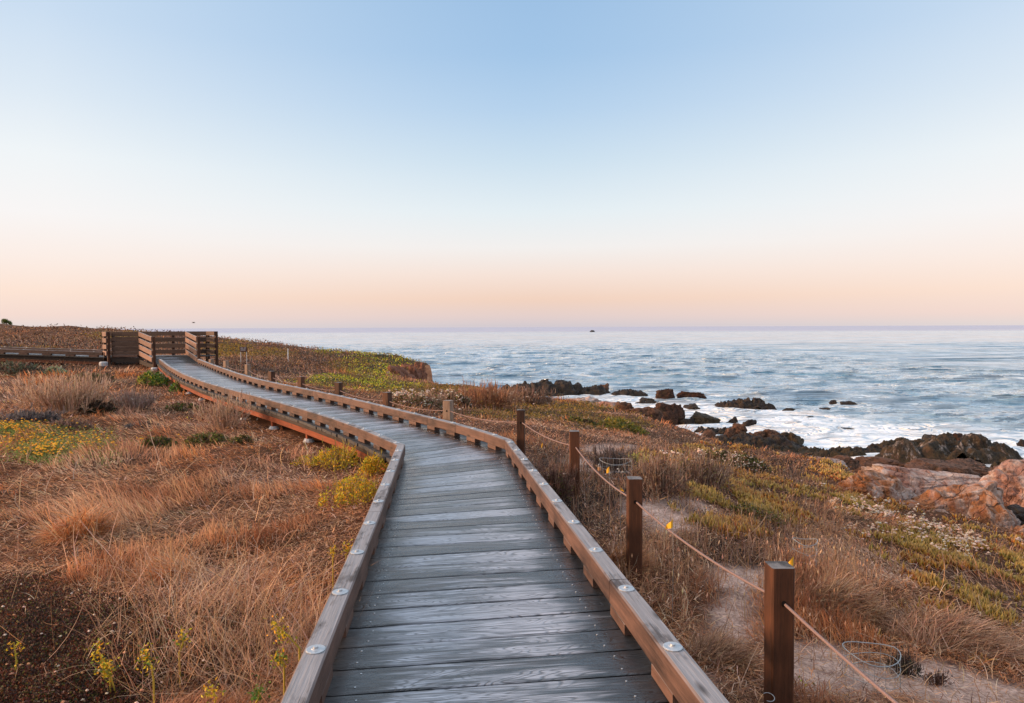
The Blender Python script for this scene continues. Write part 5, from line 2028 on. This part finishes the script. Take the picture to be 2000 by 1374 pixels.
cob = [(1382, 862, 36, 24, 'largest brown cobble at the left end of the cobble reef'), (1425, 853, 26, 17, 'brown cobble second from the left end of the cobble reef'), (1443, 848, 34, 22, 'wedge shaped brown boulder at the top of the cobble reef'),
       (1412, 870, 34, 17, 'flat brown cobble in the lower left of the cobble reef'), (1461, 862, 28, 18, 'brown cobble in the centre of the cobble reef'), (1480, 858, 30, 16, 'flat topped brown cobble right of the centre of the cobble reef'),
       (1506, 856, 40, 18, 'long brown rock at the right half of the cobble reef'), (1534, 862, 42, 18, 'kelp hung rock near the right end of the cobble reef'), (1553, 866, 36, 22, 'outermost rock at the right tip of the cobble reef'),
       (1440, 880, 40, 18, 'dark cobble at the foot of the cobble reef on the left'), (1478, 882, 34, 18, 'dark cobble at the foot of the cobble reef on the right')]
for i, a in enumerate(cob):
    boulder(a[4], a[0], a[1], a[2], a[3], atZ(a[0], 868 - 0.12 * (a[1] - 850), SEA)[1] - (a[1] - 850) * .04, [R_BROWN, R_BROWN, R_BROWN, R_BROWN, R_BROWN, R_BROWN, R_BROWN, R_KELP, R_KELP, R_DARK, R_DARK][i], 4, .8, .9, group='cobbles of the broad reef')
reef('dark kelp reef at the foot of the slope right of the cobbles', 1540, 893, 150, 26, None, R_KELP, .4, None, 21, 1.2)
reef('dark kelp rock between the slope and the big right reef', 1640, 899, 110, 26, None, R_KELP, .5, None, 23, 1.1)
R_RUN = rock_mat('kelp_rock_with_runoff', (.013, .009, .006), (.075, .045, .015), (.03, .018, .011), .33, .5, .5, rough=.6)
reef('big dark kelp covered reef at the right with white water running off', 1858, 914, 300, 70, None, R_RUN, .34, None, 27, 1.2, tilt=-.02, flat=.42)
reef('left arm of the big right reef, olive with kelp', 1775, 880, 140, 26, None, R_KELP, .3, None, 31, 1.1, flat=.6)
boulder('dark peak at the crest of the big right reef', 1830, 874, 62, 26, None, R_DARK, 4, .8, .9)
boulder('rounded brown boulder on the crest of the big right reef', 1870, 880, 62, 34, None, R_RED, 5, .8, .8)
boulder('kelp draped hump on the right shoulder of the big reef', 1912, 892, 76, 34, None, R_KELP, 5, .8)
reef('lower right end of the big reef running to the picture edge', 1985, 930, 110, 40, None, R_KELP, .5, None, 35, 1.0)
reef('jagged dark reef between the kelp covered boulder and the cobble reef', 1400, 850, 90, 18, None, R_DARK, .4, None, 41, 1.5)
reef('jagged dark reef in the surf left of the big right reef', 1690, 888, 110, 22, None, R_DARK, .35, None, 43, 1.5)
reef('craggy dark reef joining the flat rock and the dome rock', 1268, 792, 60, 12, None, R_DARK, .5, None, 47, 1.5)
reef('low black reef with broken top in front of the big right reef', 1800, 905, 150, 24, None, R_DARK, .3, None, 49, 1.5)
# shelf rocks on and below the edge
boulder('long smooth brown slab left of the stained rocks', 1720, 925, 130, 34, 24, R_BROWN, 5, .7, .7)
boulder('smooth brown slab in the middle of the shelf behind the stained rocks', 1830, 935, 170, 40, 23, R_BROWN, 5, .6, .7)
boulder('brown ledge rock in front of the big right reef', 1890, 925, 130, 30, 25.5, R_BROWN, 5, .6, .9)
boulder('brown ledge rock behind the stained rock at the right edge', 1985, 932, 110, 28, 24, R_BROWN, 5, .6, .9)
boulder('brown rock point at the left end of the shelf', 1640, 915, 80, 26, 22.5, R_BROWN, 5, .7, .8)
boulder('low brown rock ridge along the edge of the slope', 1500, 902, 170, 20, 19.2, R_BROWN, 5, .4, .8)
boulder('pinkish rock slab at the grass edge left of the orange rock', 1600, 922, 120, 30, 17.2, R_PALE, 5, .6, .8)
boulder('long white stained rock behind the orange rock', 1790, 968, 300, 62, 15.5, R_PALE, 6, .45, .7, tilt=-.10)
boulder('big cracked orange rock with white streaks above the flowers', 1850, 1056, 250, 118, 12.2, R_ORANGE, 6, .7, .75, peak=.2)
boulder('orange rock flank running down to the left of the cracked rock', 1715, 1010, 190, 92, 12.8, R_ORANGE, 6, .7, .7, tilt=-.06)
boulder('rounded orange knob on the right end of the cracked rock', 1935, 1050, 120, 96, 11.9, R_ORANGE, 5, .8, .8)
boulder('white stained overhanging rock at the right edge of the picture', 2010, 985, 220, 96, 15.0, R_PALE, 6, .6, .8, tilt=.08)
boulder('low orange rock under the dark hollow at the right edge', 2010, 1080, 140, 60, 11.0, R_ORANGE, 5, .7, .7)
boulder('dark rock inside the hollow at the right edge', 1990, 1035, 90, 50, 13.2, R_DARK, 5, .7, .8)
boulder('white stained sloping rock past the third rope post', 1130, 806, 110, 32, 27.5, R_PALE, 6, .6, .8, tilt=-.05)
boulder('pink brown rock flank right of the white stained sloping rock', 1185, 818, 90, 34, 26, R_PALE, 5, .6, .8)
boulder('angular brown rock at the shore left of the flat brown one', 1215, 820, 56, 36, 25.5, R_BROWN, 5, .7, .9)
boulder('flat brown rock sloping to the surf', 1258, 828, 78, 34, 25, R_BROWN, 5, .7, .8)
boulder('brown ledge at the foot of the reddish rock', 1290, 848, 90, 24, 24, R_RED, 5, .6, .9)
boulder('dark rock at the notch of the shore', 1320, 853, 50, 16, 24.5, R_DARK, 4, .7, .9)
R_CLIFF = rock_mat('cliff_rock', (.16, .06, .035), (.36, .15, .085), (.24, .10, .06), 0, 0, .6)
boulder('brown earth cliff face of the headland, nearer part below the green mat', 778, 757, 70, 46, 44.5, R_CLIFF, 5, .9, 1.1, name='cliff_outcrop', cat='cliff')
boulder('brown earth cliff face of the headland, middle part with gullies', 802, 757, 60, 48, 49.5, R_CLIFF, 5, .9, 1.1, name='cliff_outcrop', cat='cliff')
boulder('bare pale boulder set in the headland cliff', 758, 730, 8, 5, 43.5, R_PALE, 3, .8, .5)
boulder('weathered brown pillar of rock at the tip of the headland cliff', 818, 752, 34, 46, 53.5, R_CLIFF, 5, .8, .8)
boulder('tiny dark offshore rock near the horizon', 1157, 649.5, 15, 3.5, 850, R_DARK, 3, .5, .8, zb=SEA)

boulder('small kelp hung rock in the middle of the front of the big right reef', 1880, 900, 60, 34, None, R_KELP, 4, .9)
# headland crest tufts handled by scrub cover; spill of scrub over the cliff edge
# ------------------------------------------------------------------ ocean
def geo(a, b_, n):
    return list(np.geomspace(a, b_, n))


ox = np.array([-v for v in geo(70, 60000, 26)][::-1] + list(np.arange(-66, 66.1, .45)) + geo(70, 60000, 26))
oy = np.array([2, 8] + list(np.arange(14, 75, .32)) + geo(75.5, 260, 150) + geo(265, 60000, 70))
OX, OY = np.meshgrid(ox, oy)
x, y = OX.ravel(), OY.ravel()
amp = 1 - sstep(120, 400, y)
sw = fbm(x * .07 + 3, y * .15, s=201, o=3) - .5
ch = fbm(x * .38, y * .6, s=205, o=4) - .5
rid = 1 - 2 * np.abs(fbm(x * .16 + 8, y * .30, s=209, o=3) - .5)
calm = 1 - .55 * (1 - sstep(28, 55, y))
z = SEA + (sw * .7 + ch * .42 + (rid ** 3) * .28 - .1) * amp * calm
# one larger swell rising off the headland
sxw = x + 15
z += .55 * np.exp(-((y - 118 - 3 * np.sin(x * .05)) / 3.2) ** 2) * np.exp(-((x + 16) / 16) ** 2)
z += .5 * np.exp(-((y - 62 - 1.2 * np.sin(x * .22)) / 1.5) ** 2) * np.exp(-((x - 27) / 8) ** 2)
# foam zone: surf inside a line off the shore
bd = [(900, 764), (1000, 768), (1200, 770), (1330, 781), (1430, 786), (1520, 797), (1640, 806), (1750, 826), (1860, 826), (2000, 836), (2400, 850)]
bw_ = np.array([atZ(a, b_, SEA) for a, b_ in bd])
ang = x / np.maximum(y, 1)
Yb = np.interp(ang, bw_[:, 0] / bw_[:, 1], bw_[:, 1])
wob = (fbm(x * .12, y * .12, s=220, o=4) - .5) * 16
foam = sstep(7, -6, y - Yb + wob) * (ang > -.12)
for (rx, ry, sx, sy) in ROCKS:
    if rx < -10 or ry > 100:
        continue
    d = np.sqrt(((x - rx) / (sx + .9)) ** 2 + ((y - ry) / (sy + .9)) ** 2)
    foam = np.maximum(foam, (1 - sstep(.9, 1.3, d)) * .7)
z += foam * (fbm(x * .9, y * .9, s=230, o=3) - .5) * .16
nx3, ny3 = len(ox), len(oy)
ii = (np.arange(ny3 - 1)[:, None] * nx3 + np.arange(nx3 - 1)[None]).ravel()
m, nt, b = mat('sea_water')
tcn = nn(nt, 'ShaderNodeTexCoord')
ob = tcn.outputs['Object']
fa = attr(nt, 'foam').outputs['Fac']
sp = nn(nt, 'ShaderNodeSeparateXYZ')
nt.links.new(ob, sp.inputs[0])
w1 = noise(nt, vscale(nt, ob, (.5, .9, 1)), 1.0, 7, .66, .5)
w2 = noise(nt, vscale(nt, ob, (.09, .13, 1)), 1.0, 6, .62, .5)
w3 = noise(nt, vscale(nt, ob, (.014, .012, 1)), 1.0, 6, .65, .3)
w4 = noise(nt, vscale(nt, ob, (1.6, 3.6, 1)), 1.0, 4, .6)
fn = noise(nt, vscale(nt, ob, (.3, .45, 1)), 1.0, 8, .7, 1.4)
fn2 = noise(nt, vscale(nt, ob, (1.4, 2.6, 1)), 1.0, 6, .7, .8)
fmask = math_(nt, 'ADD', fa, math_(nt, 'MULTIPLY', math_(nt, 'SUBTRACT', fn, .5), 1.7))
fmask = math_(nt, 'ADD', fmask, math_(nt, 'MULTIPLY', math_(nt, 'SUBTRACT', fn2, .5), .7))
fmask = mapr(nt, fmask, .35, 1.15, 0, 1, True)
fmask = math_(nt, 'MULTIPLY', fmask, mapr(nt, fa, .02, .2))
deep = mixc(nt, mapr(nt, w2, .35, .65), (.10, .25, .38), (.58, .70, .80))  # ripple tones: sky reflected on the waves, painted into the water colour
deep = mixc(nt, math_(nt, 'MULTIPLY', fa, .6), deep, (.30, .42, .48))
col = mixc(nt, fmask, deep, (.86, .90, .93))
# open water: kelp and ruffled belts, with sky reflections painted into their colour
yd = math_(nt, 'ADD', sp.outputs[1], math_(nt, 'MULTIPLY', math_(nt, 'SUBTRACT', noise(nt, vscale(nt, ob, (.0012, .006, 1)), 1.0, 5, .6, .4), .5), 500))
far_sky_tint = math_(nt, 'MAXIMUM', mapr(nt, yd, 650, 1200, 0, 1, True), 0.0)
kelp_sky_tint = math_(nt, 'MULTIPLY', mapr(nt, yd, 230, 330, 0, 1), mapr(nt, yd, 620, 520, 0, 1))
kelp_sky_tint = math_(nt, 'MULTIPLY', kelp_sky_tint, mapr(nt, noise(nt, vscale(nt, ob, (.012, .09, 1)), 1.0, 5, .65, .5), .5, .6))
col = mixc(nt, math_(nt, 'MULTIPLY', kelp_sky_tint, .6), col, (.50, .34, .27))  # kelp brown mixed with a painted peach reflection of the low sky
col = mixc(nt, math_(nt, 'MULTIPLY', far_sky_tint, .85), col, (.30, .33, .42))  # dark band under the horizon, painted by distance
nt.links.new(mapr(nt, far_sky_tint, 0, 1, .5, .08), b.inputs['Specular IOR Level'])
nt.links.new(col, b.inputs['Base Color'])
nt.links.new(mapr(nt, fmask, 0, 1, .14, .7), b.inputs['Roughness'])
b.inputs['IOR'].default_value = 1.33
hh = math_(nt, 'ADD', math_(nt, 'MULTIPLY', w1, .9), math_(nt, 'MULTIPLY', w2, 4.5))
hh = math_(nt, 'ADD', hh, math_(nt, 'MULTIPLY', w4, .25))
w5 = noise(nt, vscale(nt, ob, (.0055, .0042, 1)), 1.0, 5, .65, .3)
hh = math_(nt, 'ADD', hh, math_(nt, 'MULTIPLY', w3, 30.0))
hh = math_(nt, 'ADD', hh, math_(nt, 'MULTIPLY', w5, 80.0))
hh = math_(nt, 'ADD', hh, math_(nt, 'MULTIPLY', math_(nt, 'MULTIPLY', fn2, fmask), .5))
bump(nt, b, hh, 1.0, .12)
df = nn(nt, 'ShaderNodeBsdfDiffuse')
nt.links.new(mixc(nt, mapr(nt, w3, .35, .65), (.38, .42, .52), (.50, .50, .58)), df.inputs[0])  # flat diffuse colour in place of the far water's sky reflection
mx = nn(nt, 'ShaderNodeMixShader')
nt.links.new(math_(nt, 'MULTIPLY', far_sky_tint, .85), mx.inputs[0])
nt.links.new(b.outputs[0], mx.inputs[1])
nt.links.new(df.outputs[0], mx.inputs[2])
nt.links.new(mx.outputs[0], nt.nodes['Material Output'].inputs[0])
M_SEA = m
sea = mk('sea', np.stack([x, y, z], 1), np.stack([ii, ii + 1, ii + nx3 + 1, ii + nx3], 1), M_SEA, None, True, {'foam': ('FLOAT', foam)})
tag(sea, kind='structure')
